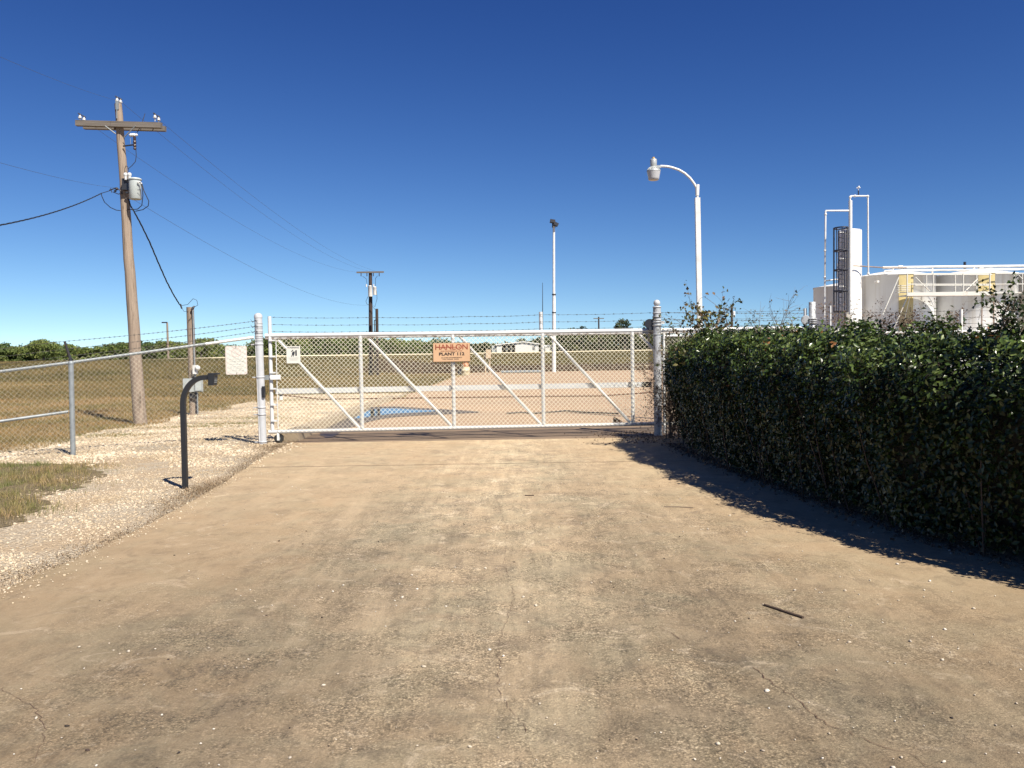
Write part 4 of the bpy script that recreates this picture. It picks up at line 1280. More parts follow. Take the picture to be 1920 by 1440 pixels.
# cutout and arrester
cu = MB(); cu.tube([PP(231, 274, -0.1), PP(249.5, 271.5, -0.15)], 0.018, 6); cu.build('cutout_bracket', M['dark_metal'], up)
cu = MB(); cu.lathe(PP(253, 280, -0.15), [(0.02, -0.01), (0.034, 0.0), (0.034, 0.03), (0.022, 0.04), (0.036, 0.06), (0.036, 0.10), (0.022, 0.11), (0.036, 0.13), (0.036, 0.19), (0.022, 0.20), (0.034, 0.22), (0.03, 0.29)], 14); cu.build('fuse_cutout', M['brown_porcelain'], up)
ar = MB(); ca_ = PP(242, 253.5, -0.15)
ar.lathe(ca_, [(0.012, 0.0), (0.03, 0.01), (0.03, 0.03), (0.042, 0.04), (0.042, 0.055), (0.03, 0.065), (0.042, 0.075), (0.042, 0.09), (0.03, 0.10), (0.042, 0.11), (0.042, 0.125), (0.03, 0.135), (0.03, 0.18), (0.015, 0.2)], 16, Vector((1, 0, 0.02)))
ar.build('arrester', M['porcelain'], up)
MB().tube([PP(244, 258, -0.15), PP(245, 270, -0.15)], 0.006, 5).build('link_rod', M['galv'], up)
jw = MB(); jw.tube([PP(272, 213, 0.3), PP(265, 235, 0.05), PP(255, 252, -0.15)], 0.008, 5)
jw.tube([PP(255, 281, -0.15), PP(255.5, 292, -0.15), PP(254, 303, -0.16), PP(247, 311, -0.18), PP(241, 316, -0.18), PP(241, 322, -0.2)], 0.008, 5)
jw.tube([PP(241, 318, -0.18), PP(239, 312, -0.17), PP(236, 311, -0.15), PP(234, 316, -0.13), PP(234, 322, -0.12)], 0.007, 5)
jw.build('jumper_wire', M['cable'], up)
# transformer
tc_ = PP(254, 374, -0.22)
tz0 = tc_.z; hT = PP(254, 334, -0.22).z - tz0
tr = MB(); rT = 0.135
tr.lathe((tc_.x, tc_.y, tz0), [(0.03, 0.0), (rT - 0.01, 0.0), (rT, 0.012), (rT, hT - 0.05)], 28)
tro = tr.build('transformer', M['tank_grey'], up)
MB().lathe((tc_.x - 0.0, tc_.y, tz0 + hT - 0.05), [(rT + 0.004, 0), (rT + 0.016, 0.004), (rT + 0.016, 0.026), (rT, 0.045), (rT * 0.5, 0.06), (0.0, 0.062)], 28).build('lid', M['tank_grey'], tro)
for px, py, kk in ((243, 331, 1.0), (235.5, 331, 1.05)):
    bq = PP(px, py, -0.26)
    b = MB(); b.lathe(bq, [(0.022, -0.08), (0.03, -0.07), (0.022, -0.055), (0.034, -0.04), (0.022, -0.025), (0.036, -0.01), (0.024, 0.0), (0.044, 0.015), (0.046, 0.06), (0.03, 0.085), (0.0, 0.09)], 16)
    b.build('bushing', M['porcelain'], tro)
b = MB(); b.box(PP(235, 346, -0.16), (0.10, 0.14, 0.26)); b.box(PP(241, 340, -0.2), (0.12, 0.05, 0.04)); b.box(PP(241, 361, -0.2), (0.12, 0.05, 0.04)); b.build('mounting_bracket', M['dark_metal'], tro)
b = MB()
for px, py in ((259, 342), (262, 341), (265, 344)):
    b.sphere(PP(px, py, -0.34), 0.022, 8)
b.build('terminal', M['porcelain'], tro)
lt = MB(); q = PP(260, 356, -0.362)
for k in range(4):
    lt.box(q + Vector((0.018 * k - 0.02, 0.003 * k, 0)), (0.011, 0.004, 0.022))
lt.build('stencil_mark', M['ink'], tro)
lw = MB()
lw.tube([PP(266, 344, -0.34), PP(270, 358, -0.36), PP(279, 377, -0.36), PP(278, 386, -0.34), PP(268, 393, -0.28), PP(254, 396, -0.2)], 0.010, 5)
lw.tube([PP(263, 342, -0.34), PP(267, 352, -0.36), PP(268, 366, -0.36), PP(266, 385, -0.33), PP(258, 392, -0.26), PP(246, 393, -0.18), PP(238, 392, -0.1)], 0.010, 5)
lw.build('secondary_lead', M['cable'], up)
cl2 = MB(); cl2.tube([PP(205, 357, -0.12), PP(218, 352, -0.14), PP(227, 358, -0.15), PP(229, 364, -0.14)], 0.014, 5)
cl2.tube([PP(212, 360, -0.12), PP(222, 364, -0.15), PP(228, 362, -0.15)], 0.010, 5)
cl2.tube([PP(207, 353, -0.12), PP(210, 361, -0.12)], 0.010, 5); cl2.sphere(PP(219, 354, -0.15), 0.035, 8); cl2.sphere(PP(216, 358, -0.13), 0.03, 8)
cl2.build('dead_end_clamp', M['dark_metal'], up)

# far pole
fp = P(695, 700, 61.0); fpt_ = P(694.5, 510, 61.0)
fpo = thing('utility_pole', 'dark distant utility pole with crossarm and two white transformers', 'utility pole', (fp.x, fp.y, 0))
MB().tube([(fp.x + 0.02, fp.y, -0.2), fpt_], [0.17, 0.12], 12).build('pole', M['dark_wood'], fpo)
MB().box((P(669.5, 510.5, 61) + P(720, 511, 61)) / 2 - Vector((0, 0.15, 0)), (1.92, 0.10, 0.11)).build('crossarm', M['arm_wood'], fpo)
for px in (677, 688, 700, 711):
    MB().tube([P(px, 512, 60.8), P(px, 518, 60.8)], 0.03, 6).build('insulator', M['brown_porcelain'], fpo)
for (px, y0, y1, r_) in ((694.5, 537, 556, 0.15), (702.8, 539, 553, 0.125)):
    a = P(px, y1, 60.6); b = P(px, y0, 60.6)
    MB().lathe(a, [(r_ * 0.95, 0), (r_, 0.03), (r_, (b - a).z), (r_ + 0.02, (b - a).z + 0.02), (0.05, (b - a).z + 0.07)], 18).build('transformer', M['white'], fpo)
for px in (687, 700.5):
    MB().tube([P(px, 538, 60.5), P(px, 533, 60.5)], 0.05, 8).build('bushing', M['porcelain'], fpo)
jw = MB()
for a in ([(680, 518), (687, 523), (688, 532)], [(708, 517), (704, 522), (704, 536)], [(690, 556), (686, 565), (688, 570), (692, 572)], [(706, 545), (707, 560), (703, 575), (695, 570), (703, 580)]):
    jw.tube([P(*p, 60.6) for p in a], 0.014, 4)
jw.build('jumper_wire', M['cable'], fpo)
a = P(706.5, 579, 60.0); b = P(708, 700, 60.0)
mp = thing('meter_pole', 'short dark wooden pole right beside the distant utility pole', 'utility pole', (b.x, b.y, 0))
MB().tube([(b.x, b.y, -0.1), a], [0.12, 0.10], 10).build('pole', M['dark_wood'], mp)
MB().tube([P(703, 700, 59.8), P(702, 601, 59.8), P(704, 600, 59.8)], 0.035, 6).build('conduit', M['dark_metal'], mp)

# short service pole with meter
sb = G(363, 778); sY = sb.y
st_ = P(356.5, 576, sY)
sp = thing('service_pole', 'short weathered wooden service pole with grey meter boxes', 'utility pole', (sb.x, sb.y, 0))
MB().tube([(sb.x, sb.y, -0.1), st_], [0.105, 0.098], 16).build('pole', M['pole_wood'], sp)
MB().tube([P(370, 775, sY - 0.12), P(364.5, 680, sY - 0.12), P(361.5, 579, sY - 0.12)], 0.02, 8).build('conduit', M['galv'], sp)
b = MB(); b.tube([P(359, 582, sY - 0.13), P(362, 577, sY - 0.13), P(364.5, 574, sY - 0.1)], [0.03, 0.035, 0.02], 8); b.build('weatherhead', M['dark_metal'], sp)
b = MB(); b.box(P(362, 722, sY - 0.16), (0.50, 0.14, 0.36)); b.build('meter_box', M['box_grey'], sp)
b = MB(); b.box(P(372.5, 722, sY - 0.24), (0.16, 0.10, 0.30)); b.build('switch_box', M['tank_grey'], sp)
b = MB(); b.box(P(366, 693, sY - 0.16), (0.10, 0.12, 0.24)); b.sphere(P(370.5, 690, sY - 0.22), 0.07, 8); b.build('meter', M['white'], sp)
b = MB(); b.box(P(364, 742, sY - 0.12), (0.20, 0.10, 0.14)); b.build('lower_box', M['dark_metal'], sp)
b = MB(); b.tube([P(371, 776, sY - 0.2), P(370, 735, sY - 0.2)], 0.018, 8); b.build('conduit', M['galv'], sp)
lw = MB()
lw.tube([P(340, 573, sY - .1), P(352, 571, sY - 0.1), P(362, 560, sY - 0.1), P(369, 563, sY - .1), P(371, 572, sY - .1), P(364, 576, sY - .1)], 0.007, 5)
lw.tube([P(339, 574, sY - .1), P(345, 584, sY - 0.1), P(353, 584, sY - 0.1)], 0.006, 5)
lw.tube([P(358, 580, sY - .12), P(361, 592, sY - 0.12), P(353, 602, sY - 0.12)], 0.006, 5)
lw.build('lead_wire', M['cable'], sp)

# overhead lines
def line(pts, r_, label, drop=None, cat='power line', name='power_line', group='overhead wires of the pole line'):
    b = MB(); b.tube(pts, r_, 5); o = b.build(name, M['line_wire'], None)
    return tag(o, label, cat, group)
line(sag(PP(226, 190, 0.1), P(694, 509, 60.9), 0.7, 30), 0.0036, 'thin wire from the tall pole top to the distant pole')
line(sag(PP(297, 224, 0.17), P(711, 510, 60.9), 0.6, 30), 0.0036, 'thin wire from the right crossarm end to the distant pole')
line(sag(PP(158, 225, 0.17), P(677, 511, 60.9), 0.8, 30), 0.0036, 'thin wire from the left crossarm end to the distant pole')
line(sag(PP(250, 374, 0.1), P(691, 572, 60.9), 0.7, 30), 0.0038, 'lowest thin wire from the transformer to the distant pole')
def back(px, py, tx, ty, Yt, r_, dr, label, name='power_line'):
    a = PP(px, py, -0.1); b = P(tx, ty, Yt)
    e = b + (b - a) * 0.6
    return line(sag(a, e, dr, 20), r_, label, name=name)
back(218, 188, 0, 92, 10.5, 0.0022, 0.1, 'thin wire leaving the pole top toward the upper left corner')
back(216, 352, 0, 290, 10.0, 0.0022, 0.1, 'faint wire leaving the pole at transformer height to the left edge')
tw = MB()
a = PP(205, 358, -0.12); b_ = P(190, 362.5, pY - 0.9); e = P(0, 411, 12.5) + (P(0, 411, 12.5) - b_) * 0.3
tw.tube([a, b_], 0.008, 5)
base_pts = sag(b_, e, 0.12, 60)
for s_ in range(3):
    tw.tube([q + Vector((0, math.sin(i * 1.1 + s_ * 2.1) * 0.008, math.cos(i * 1.1 + s_ * 2.1) * 0.008)) for i, q in enumerate(base_pts)], 0.0055, 5)
tw.tube([P(190, 363, pY - .9), P(191, 368, pY - .9), P(196, 379, pY - .8), P(207, 389, pY - .6), P(218, 394, pY - .3), P(226, 395, pY - 0.16)], 0.009, 5)
tag(tw.build('service_cable', M['cable']), 'thick twisted black cable from the tall pole to the left edge', 'power line', 'overhead wires of the pole line')
tw = MB()
a = PP(241, 372, -0.16); b_ = P(339, 573, sY - 0.1)
m1 = PP(251, 396, -0.2)
pts = [a, PP(244, 385, -0.2), m1] + [P(px, py, pY + (sY - pY) * f) for px, py, f in ((264, 420, .12), (281, 455, .3), (297, 493, .5), (312, 527, .7), (325, 552, .85), (336, 570, .97))] + [b_]
for s_ in range(3):
    dd_ = []
    for i in range(len(pts) - 1):
        for k in range(6):
            q = pts[i].lerp(pts[i + 1], k / 6); j = i * 6 + k
            dd_.append(q + Vector((math.cos(j * 0.9 + s_ * 2.1) * 0.012, math.sin(j * 0.9 + s_ * 2.1) * 0.012, 0)))
    tw.tube(dd_, 0.0085, 5)
tw.tube([P(338, 570, sY - .1), P(341, 579, sY - .1)], [0.025, 0.02], 6)
tag(tw.build('service_cable', M['cable']), 'black service cable sagging from transformer to the short wooden pole', 'power line', 'overhead wires of the pole line')

# small far poles
def farpole(px, yt, Yd, r_, label, head):
    a = P(px, yt, Yd)
    z0 = float(H(a.x, a.y))
    t_ = thing('utility_pole' if head != 'lamp' else 'light_pole', label, 'utility pole' if head != 'lamp' else 'light pole', (a.x, a.y, z0))
    MB().tube([(a.x, a.y, z0 - 0.2), a], [r_ * 1.2, r_], 8).build('pole', M['dark_wood'] if head != 'lamp' else M['pole_wood'], t_)
    if head == 'T':
        MB().box((a.x, a.y - 0.1, a.z - 0.25), (1.6, 0.1, 0.12)).build('crossarm', M['arm_wood'], t_)
    if head == 'lamp':
        MB().box((a.x - 0.25, a.y - 0.05, a.z + 0.02), (0.55, 0.16, 0.12)).build('lamp_head', M['dark_metal'], t_)
    if head == 'drum':
        MB().lathe((a.x + 0.22, a.y - 0.1, a.z - 1.2), [(0.13, 0), (0.14, 0.6), (0.0, 0.65)], 10).build('transformer', M['white'], t_)
        MB().box((a.x, a.y - 0.1, a.z - 0.2), (0.6, 0.1, 0.08)).build('crossarm', M['arm_wood'], t_)
    return t_
farpole(313.5, 605, 88, 0.10, 'thin brown lamp pole standing by the trees behind the fence', 'lamp')
farpole(1122.5, 594, 130, 0.11, 'very distant T shaped utility pole above the gate right half', 'T')
farpole(1372, 574, 95, 0.13, 'distant wooden pole with small transformer above the hedge', 'drum')

# ------------------------------------------------------------------ white lamp posts
lY = 18.6
la = P(1307.5, 371, lY); lb = P(1312.5, 640, lY)
dirp = (la - lb); lb0 = lb + dirp * ((0.0 - lb.z) / dirp.z)
lamp = thing('street_lamp', 'white square lamp post with curved arm behind the hedge', 'street lamp', lb0)
MB().tube([lb0 - Vector((0, 0, 0.1)), la], 0.052, 4, True, True).build('post', M['white'], lamp)
MB().tube([la, P(1307.3, 366, lY)], 0.028, 12).build('neck', M['white'], lamp)
MB().tube([P(1307.3, 367, lY), P(1307.5, 353, lY), P(1308, 346, lY)], [0.040, 0.044, 0.040], 14).build('socket', M['white'], lamp)
MB().tube([P(x_, y_, lY) for x_, y_ in ((1306, 353), (1302, 345), (1294, 334), (1284, 325), (1273, 318.5), (1260, 314), (1250, 312), (1238, 311.5))], 0.026, 12).build('arm', M['white'], lamp)
hc = P(1225.5, 318, lY)
hcb = P(1226, 340, lY).z - hc.z
MB().lathe(hc, [(0.052, 0.02), (0.064, 0.06), (0.066, 0.075), (0.072, 0.11), (0.072, 0.205), (0.064, 0.222), (0.0, 0.226)], 24).build('lamp_housing', M['lamp_metal'], lamp)
fl = MB(); fl.lathe(hc, [(0.150, -0.038), (0.150, -0.026), (0.075, 0.062), (0.06, 0.064)], 24)
for k in range(16):
    a = 2 * math.pi * k / 16
    fl.box(hc + Vector((0.115 * math.cos(a), 0.115 * math.sin(a), 0.02)), (0.07, 0.008, 0.012), Matrix.Rotation(a, 3, 'Z') @ Matrix.Rotation(R(48), 3, 'Y'))
fl.build('reflector', M['lamp_metal'], lamp)
MB().lathe(hc, [(0.0, -0.232), (0.085, -0.23), (0.112, -0.218), (0.120, -0.18), (0.146, -0.04)], 28).build('lens', M['lens'], lamp)
MB().lathe(hc, [(0.03, 0.22), (0.034, 0.245), (0.026, 0.265), (0.0, 0.272)], 14).build('photocell', M['amber'], lamp)
b = MB(); b.box(P(1235, 312.5, lY), (0.10, 0.05, 0.05)); b.build('arm_clamp', M['lamp_metal'], lamp)

fY = 64.0
fl_t, fl_b = P(1038.5, 424, fY), P(1038.5, 692, fY)
flp = thing('floodlight_pole', 'tall slim white pole topped by two black floodlights', 'light pole', (fl_b.x, fl_b.y, 0))
MB().tube([(fl_b.x, fl_b.y, 0), P(1038.7, 560, fY), P(1038.5, 545, fY), fl_t], [0.155, 0.125, 0.10, 0.085], 14).build('pole', M['white'], flp)
for px, py, w_ in ((1036, 415, 0.38), (1042.5, 420.5, 0.34)):
    q = P(px, py, fY - 0.2)
    b = MB(); b.box(q, (w_, 0.30, 0.26), Matrix.Rotation(R(10 if px < 1040 else 28), 3, 'Y'))
    b.box(q - Vector((0, 0.17, 0)), (w_ * 0.85, 0.03, 0.2), Matrix.Rotation(R(10 if px < 1040 else 28), 3, 'Y'))
    b.build('floodlight', M['dark_metal'], flp)
b = MB(); b.tube([fl_t, P(1038, 417, fY)], 0.05, 8); b.tube([P(1036, 427, fY), P(1036, 415, fY)], 0.04, 6); b.tube([P(1040.5, 427, fY), P(1041, 418, fY)], 0.04, 6); b.build('bracket', M['dark_metal'], flp)
for yy in (552, 586):
    MB().lathe(P(1038.6, yy, fY), [(0.11, -0.05), (0.15, -0.05), (0.15, 0.04), (0.11, 0.04)], 12).build('band', M['dark_metal'], flp)
a = P(1017.3, 530, 48); b_ = P(1018.5, 690, 48)
tag(MB().tube([(b_.x, b_.y, 0), (b_.x, b_.y, 2.5), a], [0.045, 0.03, 0.012], 6).build('whip_antenna', M['dark_metal']), 'thin dark whip antenna beside the gate middle upright', 'antenna')

# ------------------------------------------------------------------ tanks
def tank(cx_, cy_, r_, h_, label, panel_px=None):
    t_ = thing('storage_tank', label, 'storage tank', (cx_, cy_, 0), 'storage tanks behind the hedge')
    b = MB()
    prof = [(r_, 0.0), (r_, h_ * 0.5), (r_, h_ - 0.02), (r_ + 0.03, h_ - 0.02), (r_ + 0.03, h_ + 0.03), (r_ - 0.04, h_ + 0.035)]
    b.lathe((cx_, cy_, 0), prof, 96)
    b.build('shell', M['tank'], t_)
    MB().lathe((cx_, cy_, h_ + 0.034), [(r_ - 0.03, 0.0), (r_ * 0.5, 0.16), (0.05, 0.30), (0.0, 0.30)], 64).build('roof', M['tank'], t_)
    for z in (1.25, 2.1, 2.55):
        MB().lathe((cx_, cy_, z), [(r_, -0.006), (r_ + 0.008, -0.004), (r_ + 0.008, 0.004), (r_, 0.006)], 96).build('seam', M['rust_edge'] if z < 2 else M['tank'], t_)
    MB().lathe((cx_ + 0.3, cy_ - 0.6, h_ + 0.12), [(0.20, 0), (0.20, 0.14), (0.24, 0.14), (0.24, 0.17), (0.0, 0.19)], 20).build('hatch', M['walk'], t_)
    return t_
TY, TR, TH = 40.0, 1.80, 4.76
TX = [17.75, 21.50, 25.25]
labs = ['white front tank touching the tower, leftmost of the front row', 'white front tank with the walkway across its full width', 'white front tank cut by the right edge of the picture']
tanks = [tank(TX[i], TY, TR, TH, labs[i]) for i in range(3)]
labs2 = ['white rear tank partly hidden behind the tall tower', 'white rear tank seen in the gap above the walkway left half', 'white rear tank glimpsed behind the railing at far right']
for i in range(3):
    tank(18.25 + 3.75 * i, 46.5, TR, TH, labs2[i])
# yellowed panels down the front of two tanks
def curved_panel(cx_, cy_, r_, px0, px1, z0, z1, mat, parent):
    def ang(px):
        d = ray(px, 600); k = d.x / d.y
        # intersect with circle front
        A = 1 + k * k; B = -2 * (k * cx_ + cy_); C = cx_ ** 2 + cy_ ** 2 - r_ * r_
        y_ = (-B - math.sqrt(max(0, B * B - 4 * A * C))) / (2 * A)
        return math.atan2(y_ - cy_, k * y_ - cx_)
    a0, a1 = ang(px0), ang(px1)
    vs, fs_ = [], []
    n = 12
    for i in range(n + 1):
        a = a0 + (a1 - a0) * i / n
        for rr_ in (r_ + 0.012, r_ - 0.01):
            for z in (z0, z1):
                vs.append((cx_ + rr_ * math.cos(a), cy_ + rr_ * math.sin(a), z))
    for i in range(n):
        o_ = i * 4
        fs_ += [(o_, o_ + 4, o_ + 5, o_ + 1), (o_ + 1, o_ + 5, o_ + 7, o_ + 3)]
    fs_ += [(0, 1, 3, 2), (n * 4, n * 4 + 2, n * 4 + 3, n * 4 + 1)]
    return MB().add(vs, fs_, False).build('side_panel', mat, parent)
curved_panel(TX[0], TY, TR, 1685, 1712, 2.2, TH - 0.0, M['tan_plate'], tanks[0])
curved_panel(TX[1], TY, TR, 1834, 1865, 3.75, TH - 0.0, M['tan_plate'], tanks[1])
for px in (1841, 1863):
    curved_panel(TX[1], TY, TR, px - 1, px + 1, 2.4, 3.75, M['rust_edge'], tanks[1])
q = P(1855, 614, TY - TR - 0.02)
dm = MB(); dm.add([q + Vector((0, 0, 0.09)), q + Vector((0.08, 0, 0)), q + Vector((0, 0, -0.09)), q + Vector((-0.08, 0, 0))], [(0, 1, 2, 3)]); dm.add([q + Vector((0, 0.02, 0.09)), q + Vector((0.08, 0.02, 0)), q + Vector((0, 0.02, -0.09)), q + Vector((-0.08, 0.02, 0))], [(3, 2, 1, 0)])
dm.build('hazard_placard', M['orange'], tanks[1])
q = P(1645, 528, TY - 1.7)
MB().tube([q + Vector((0.05, 0.35, 0)), q - Vector((0, 0.08, 0))], 0.055, 14).build('vent_stub', M['tank'], tanks[0])
for px, y0, y1, tk in ((1722, 510, 520, 0), (1809, 491, 512, 1)):
    a = P(px, y0, TY + 0.5); 
    MB().tube([(a.x, a.y, TH + 0.05), a], 0.06, 10).build('vent_pipe', M['navy'], tanks[tk])

# walkway in front of the tanks
wY = TY - TR - 0.95
wk = thing('walkway', 'white railed steel walkway spanning the front of the tanks', 'walkway', (P(1780, 553, wY).x, wY, 0))
def WP(px, py, dy=0): return P(px, py, wY + dy)
a, b = WP(1702, 551), WP(1857, 551)
c = (a + b) / 2
MB().box(c, (b.x - a.x, 0.05, 0.17)).build('toe_board', M['walk'], wk)
MB().box(c + Vector((0, 0.45, -0.03)), (b.x - a.x, 0.84, 0.05)).build('deck', M['walk'], wk)
b2 = WP(1990, 549)
MB().box(((b.x + b2.x) / 2 + 0.02, wY + 1.1, c.z + 0.05), (b2.x - b.x, 0.8, 0.05)).build('deck', M['walk'], wk)
MB().tube([WP(1702, 555.2, -0.03), WP(1857, 554.5, -0.03)], 0.012, 6).build('toe_edge', M['rust_edge'], wk)
for yy, rr_ in ((513, 0.024), (533, 0.02)):
    MB().tube([WP(1700, yy), WP(1858, yy)], rr_, 8).build('handrail' if yy == 513 else 'mid_rail', M['walk'], wk)
    MB().tube([WP(1713, yy + 2, 0.85), WP(1860, yy + 2, 0.85)], rr_, 8).build('handrail' if yy == 513 else 'mid_rail', M['walk'], wk)
    MB().tube([WP(1866, yy, 0.7), WP(1990, yy - 1, 0.7)], rr_, 8).build('handrail' if yy == 513 else 'mid_rail', M['walk'], wk)
for px in (1701, 1750, 1806, 1856):
    MB().tube([WP(px, 555), WP(px, 512)], 0.03, 8).build('rail_post', M['walk'], wk)
for px in (1737, 1791, 1831):
    MB().tube([WP(px, 550, 0.85), WP(px, 514, 0.85)], 0.026, 8).build('rail_post', M['walk'], wk)
for px in (1902, 1917, 1950):
    MB().tube([WP(px, 548, 0.7), WP(px, 512, 0.7)], 0.026, 8).build('rail_post', M['walk'], wk)
for (p0, p1) in (((1717, 520), (1750, 553)), ((1833, 523), (1808, 548)), ((1908, 514), (1918, 524))):
    MB().tube([WP(*p0, 0.8), WP(*p1, 0.1)], 0.02, 6).build('strut', M['walk'], wk)
for yy in (536, 540, 544, 548):
    MB().box(WP(1693, yy, 0.35), (0.55, 0.22, 0.03)).build('tread', M['walk'], wk)
for (p0, p1) in (((1685, 520), (1655, 590)), ((1702, 555), (1672, 625))):
    MB().tube([WP(*p0, 0.3), WP(*p1, 0.3)], 0.03, 6).build('stair_stringer', M['walk'], wk)
for px in (1704, 1843):
    MB().tube([WP(px + 2, 556, 0.1), WP(px - 8, 600, 0.85)], 0.018, 6).build('strut', M['walk'], wk)

strip('bounce_pad', np.arange(24.0, 62.0, 1.0), lambda y: 10.5, lambda y: 45.0, 12, 0.02, M['pad'])  # unseen pad added around the tanks to bounce neutral light
# tower
vY = 39.0
vc = P(1593.3, 600, vY); vr = 0.51
vz = P(1593, 432, vY).z
tw_ = thing('heater_tower', 'tall white cylindrical vessel with looping pipes beside the tanks', 'tower', (vc.x, vc.y, 0))
MB().lathe((vc.x, vc.y, 0), [(vr, 0), (vr, vz - 0.04), (vr * 0.97, vz), (vr * 0.5, vz + 0.05), (0.0, vz + 0.06)], 48).build('vessel', M['tank'], tw_)
pf = vY - vr - 0.13
def VP(px, py, Yq=pf): return P(px, py, Yq)
MB().tube([VP(1594.5, 590), VP(1594.5, 500), VP(1594.5, 376)], [0.075, 0.075, 0.078], 16).build('riser_pipe', M['white'], tw_)
MB().tube([VP(1594, 377), VP(1594, 368), VP(1596, 367.5), VP(1625, 367.5), VP(1627.3, 369), VP(1628, 514), VP(1630, 516), VP(1657, 514), VP(1659, 508), VP(1672, 507)], 0.036, 10).build('loop_pipe', M['white'], tw_)
MB().tube([VP(1594, 395), VP(1549, 395), VP(1547.8, 397), VP(1547.8, 405), VP(1546, 600)], 0.040, 10).build('side_pipe', M['white'], tw_)
for (px, py) in ((1594, 370), (1603, 367.5), (1627, 368), (1548, 402), (1628, 513), (1547, 470), (1546.6, 520)):
    b = MB(); b.sphere(VP(px, py), 0.06, 8); b.build('fitting', M['white'], tw_)
b = MB(); b.tube([VP(1609.5, 366), VP(1609.5, 357)], 0.028, 8); b.build('valve_stem', M['navy'], tw_)
b = MB(); b.tube([VP(1606, 352.5), VP(1613, 352)], 0.02, 6); b.sphere(VP(1610, 351), 0.055, 8); b.tube([VP(1609.5, 357), VP(1609.5, 350)], 0.016, 6); b.build('vent_cap', M['porcelain'], tw_)
MB().tube([VP(1600, 498.5), VP(1606, 498.5), VP(1660, 502), VP(1700, 502)], 0.026, 8).build('outlet_pipe', M['rust_edge'], tw_)
for yy in (436, 485, 537):
    MB().tube([VP(1588, yy, vY - 0.3), VP(1573, yy, vY - 0.75)], 0.03, 6).build('ladder_bracket', M['white'], tw_)
for pts in ([(1546, 527), (1566, 524), (1572, 524)], [(1571, 520), (1571, 494), (1574, 491)]):
    MB().tube([VP(*p, vY - 0.2) for p in pts], 0.03, 8).build('branch_pipe', M['white'], tw_)
# caged ladder
ld = thing('caged_ladder', 'dark caged ladder standing against the tall white vessel', 'ladder', (P(1575, 600, vY - 0.85).x, vY - 0.85, 0))
lY_ = vY - 0.80
for px in (1572.5, 1583):
    MB().tube([P(px, 432, lY_), P(px + 0.5, 640, lY_)], 0.030, 6).build('side_rail', M['navy'], ld)
k = 0
for yy in np.arange(437, 640, 8.6):
    MB().tube([P(1572.5, yy, lY_), P(1583, yy, lY_)], 0.020, 5).build('rung', M['navy'], ld)
hoop_c = P(1571, 430, lY_ - 0.05)
def hoop(yy, rr_=0.018):
    L_ = P(1558.5, yy, lY_); Rr_ = P(1583, yy, lY_)
    cx_ = (L_.x + Rr_.x) / 2; rx = (Rr_.x - L_.x) / 2
    pts_ = [Vector((cx_ + rx * math.cos(a), lY_ - 0.36 + 0.36 * math.sin(a), L_.z)) for a in np.linspace(0, 2 * math.pi, 25)]
    return pts_
for yy in (430, 472, 508, 547, 585):
    MB().tube(hoop(yy), 0.032, 5).build('hoop', M['navy'], ld)
h0, h1 = hoop(430), hoop(585)
for i in (10, 12, 14, 17, 20, 23):
    MB().tube([h0[i], h1[i]], 0.022, 5).build('cage_bar', M['navy'], ld)

# overhead pipe runs over the tanks
def piperun(name, pts, r_, label):
    b = MB(); b.tube([Vector(p) for p in pts], r_, 10)
    t_ = thing(name, label, 'pipe', pts[0]); b.build('pipe', M['white'], t_)
    return t_
pY2 = TY - 0.4
q = [P(1655, 502, pY2), P(1672, 501.5, pY2), P(1790, 500, pY2), P(1990, 498, pY2)]
t_ = piperun('vent_line', q, 0.062, 'upper white pipe running over the tank roofs')
for px, yb, yt in ((1674, 520, 502), (1748, 512, 500), (1826, 512, 500)):
    MB().tube([P(px, yt, pY2), P(px, yb, pY2)], 0.045, 8).build('riser', M['white'], t_)
for px in (1688, 1839):
    MB().tube([P(px - 4, 501, pY2), P(px + 4, 501, pY2)], 0.085, 10).build('coupling', M['white'], t_)
pY3 = TY - 0.8
q = [P(1659, 509, pY3), P(1690, 507.5, pY3), P(1826, 506, pY3), P(1990, 504, pY3)]
t_ = piperun('vent_line', q, 0.048, 'lower white pipe running just below the upper one')
for px, yb in ((1659, 516), (1668, 518), (1816, 512)):
    MB().tube([P(px, 508, pY3), P(px, yb, pY3)], 0.04, 8).build('riser', M['white'], t_)
q = [P(1730, 527, 43.0), P(1788, 523.5, 43.0), P(1835, 524, 43.0)]
t_ = piperun('vent_line', q, 0.07, 'short white pipe between the front and rear tanks')

# ------------------------------------------------------------------ items inside the yard
# cream pipeline on top of the bank
crest = []
for px, py in ((-60, 683), (0, 681), (130, 678.5), (300, 674.5), (500, 668.5), (700, 665.5), (840, 664), (905, 662.5), (1000, 661), (1100, 659), (1240, 656.5), (1400, 653), (1600, 649), (1900, 643)):
    Yc = 84 if px < 500 else 84 + 12 * (px - 500) / 400 if px < 900 else 96
    crest.append(P(px, py, Yc))
pl = thing('pipeline', 'long cream coloured pipe along the top of the bank', 'pipe', (crest[1].x, crest[1].y, 1.2))
MB().tube(crest, 0.085, 8).build('pipe', M['cream'], pl)
for i in range(len(crest) - 1):
    for f in (0.0, 0.5):
        q = crest[i].lerp(crest[i + 1], f)
        z0 = float(H(q.x, q.y))
        if q.z - z0 > 0.02:
            MB().box((q.x, q.y, (q.z + z0) / 2 - 0.05), (0.12, 0.12, max(0.05, q.z - z0))).build('support', M['cream'], pl)
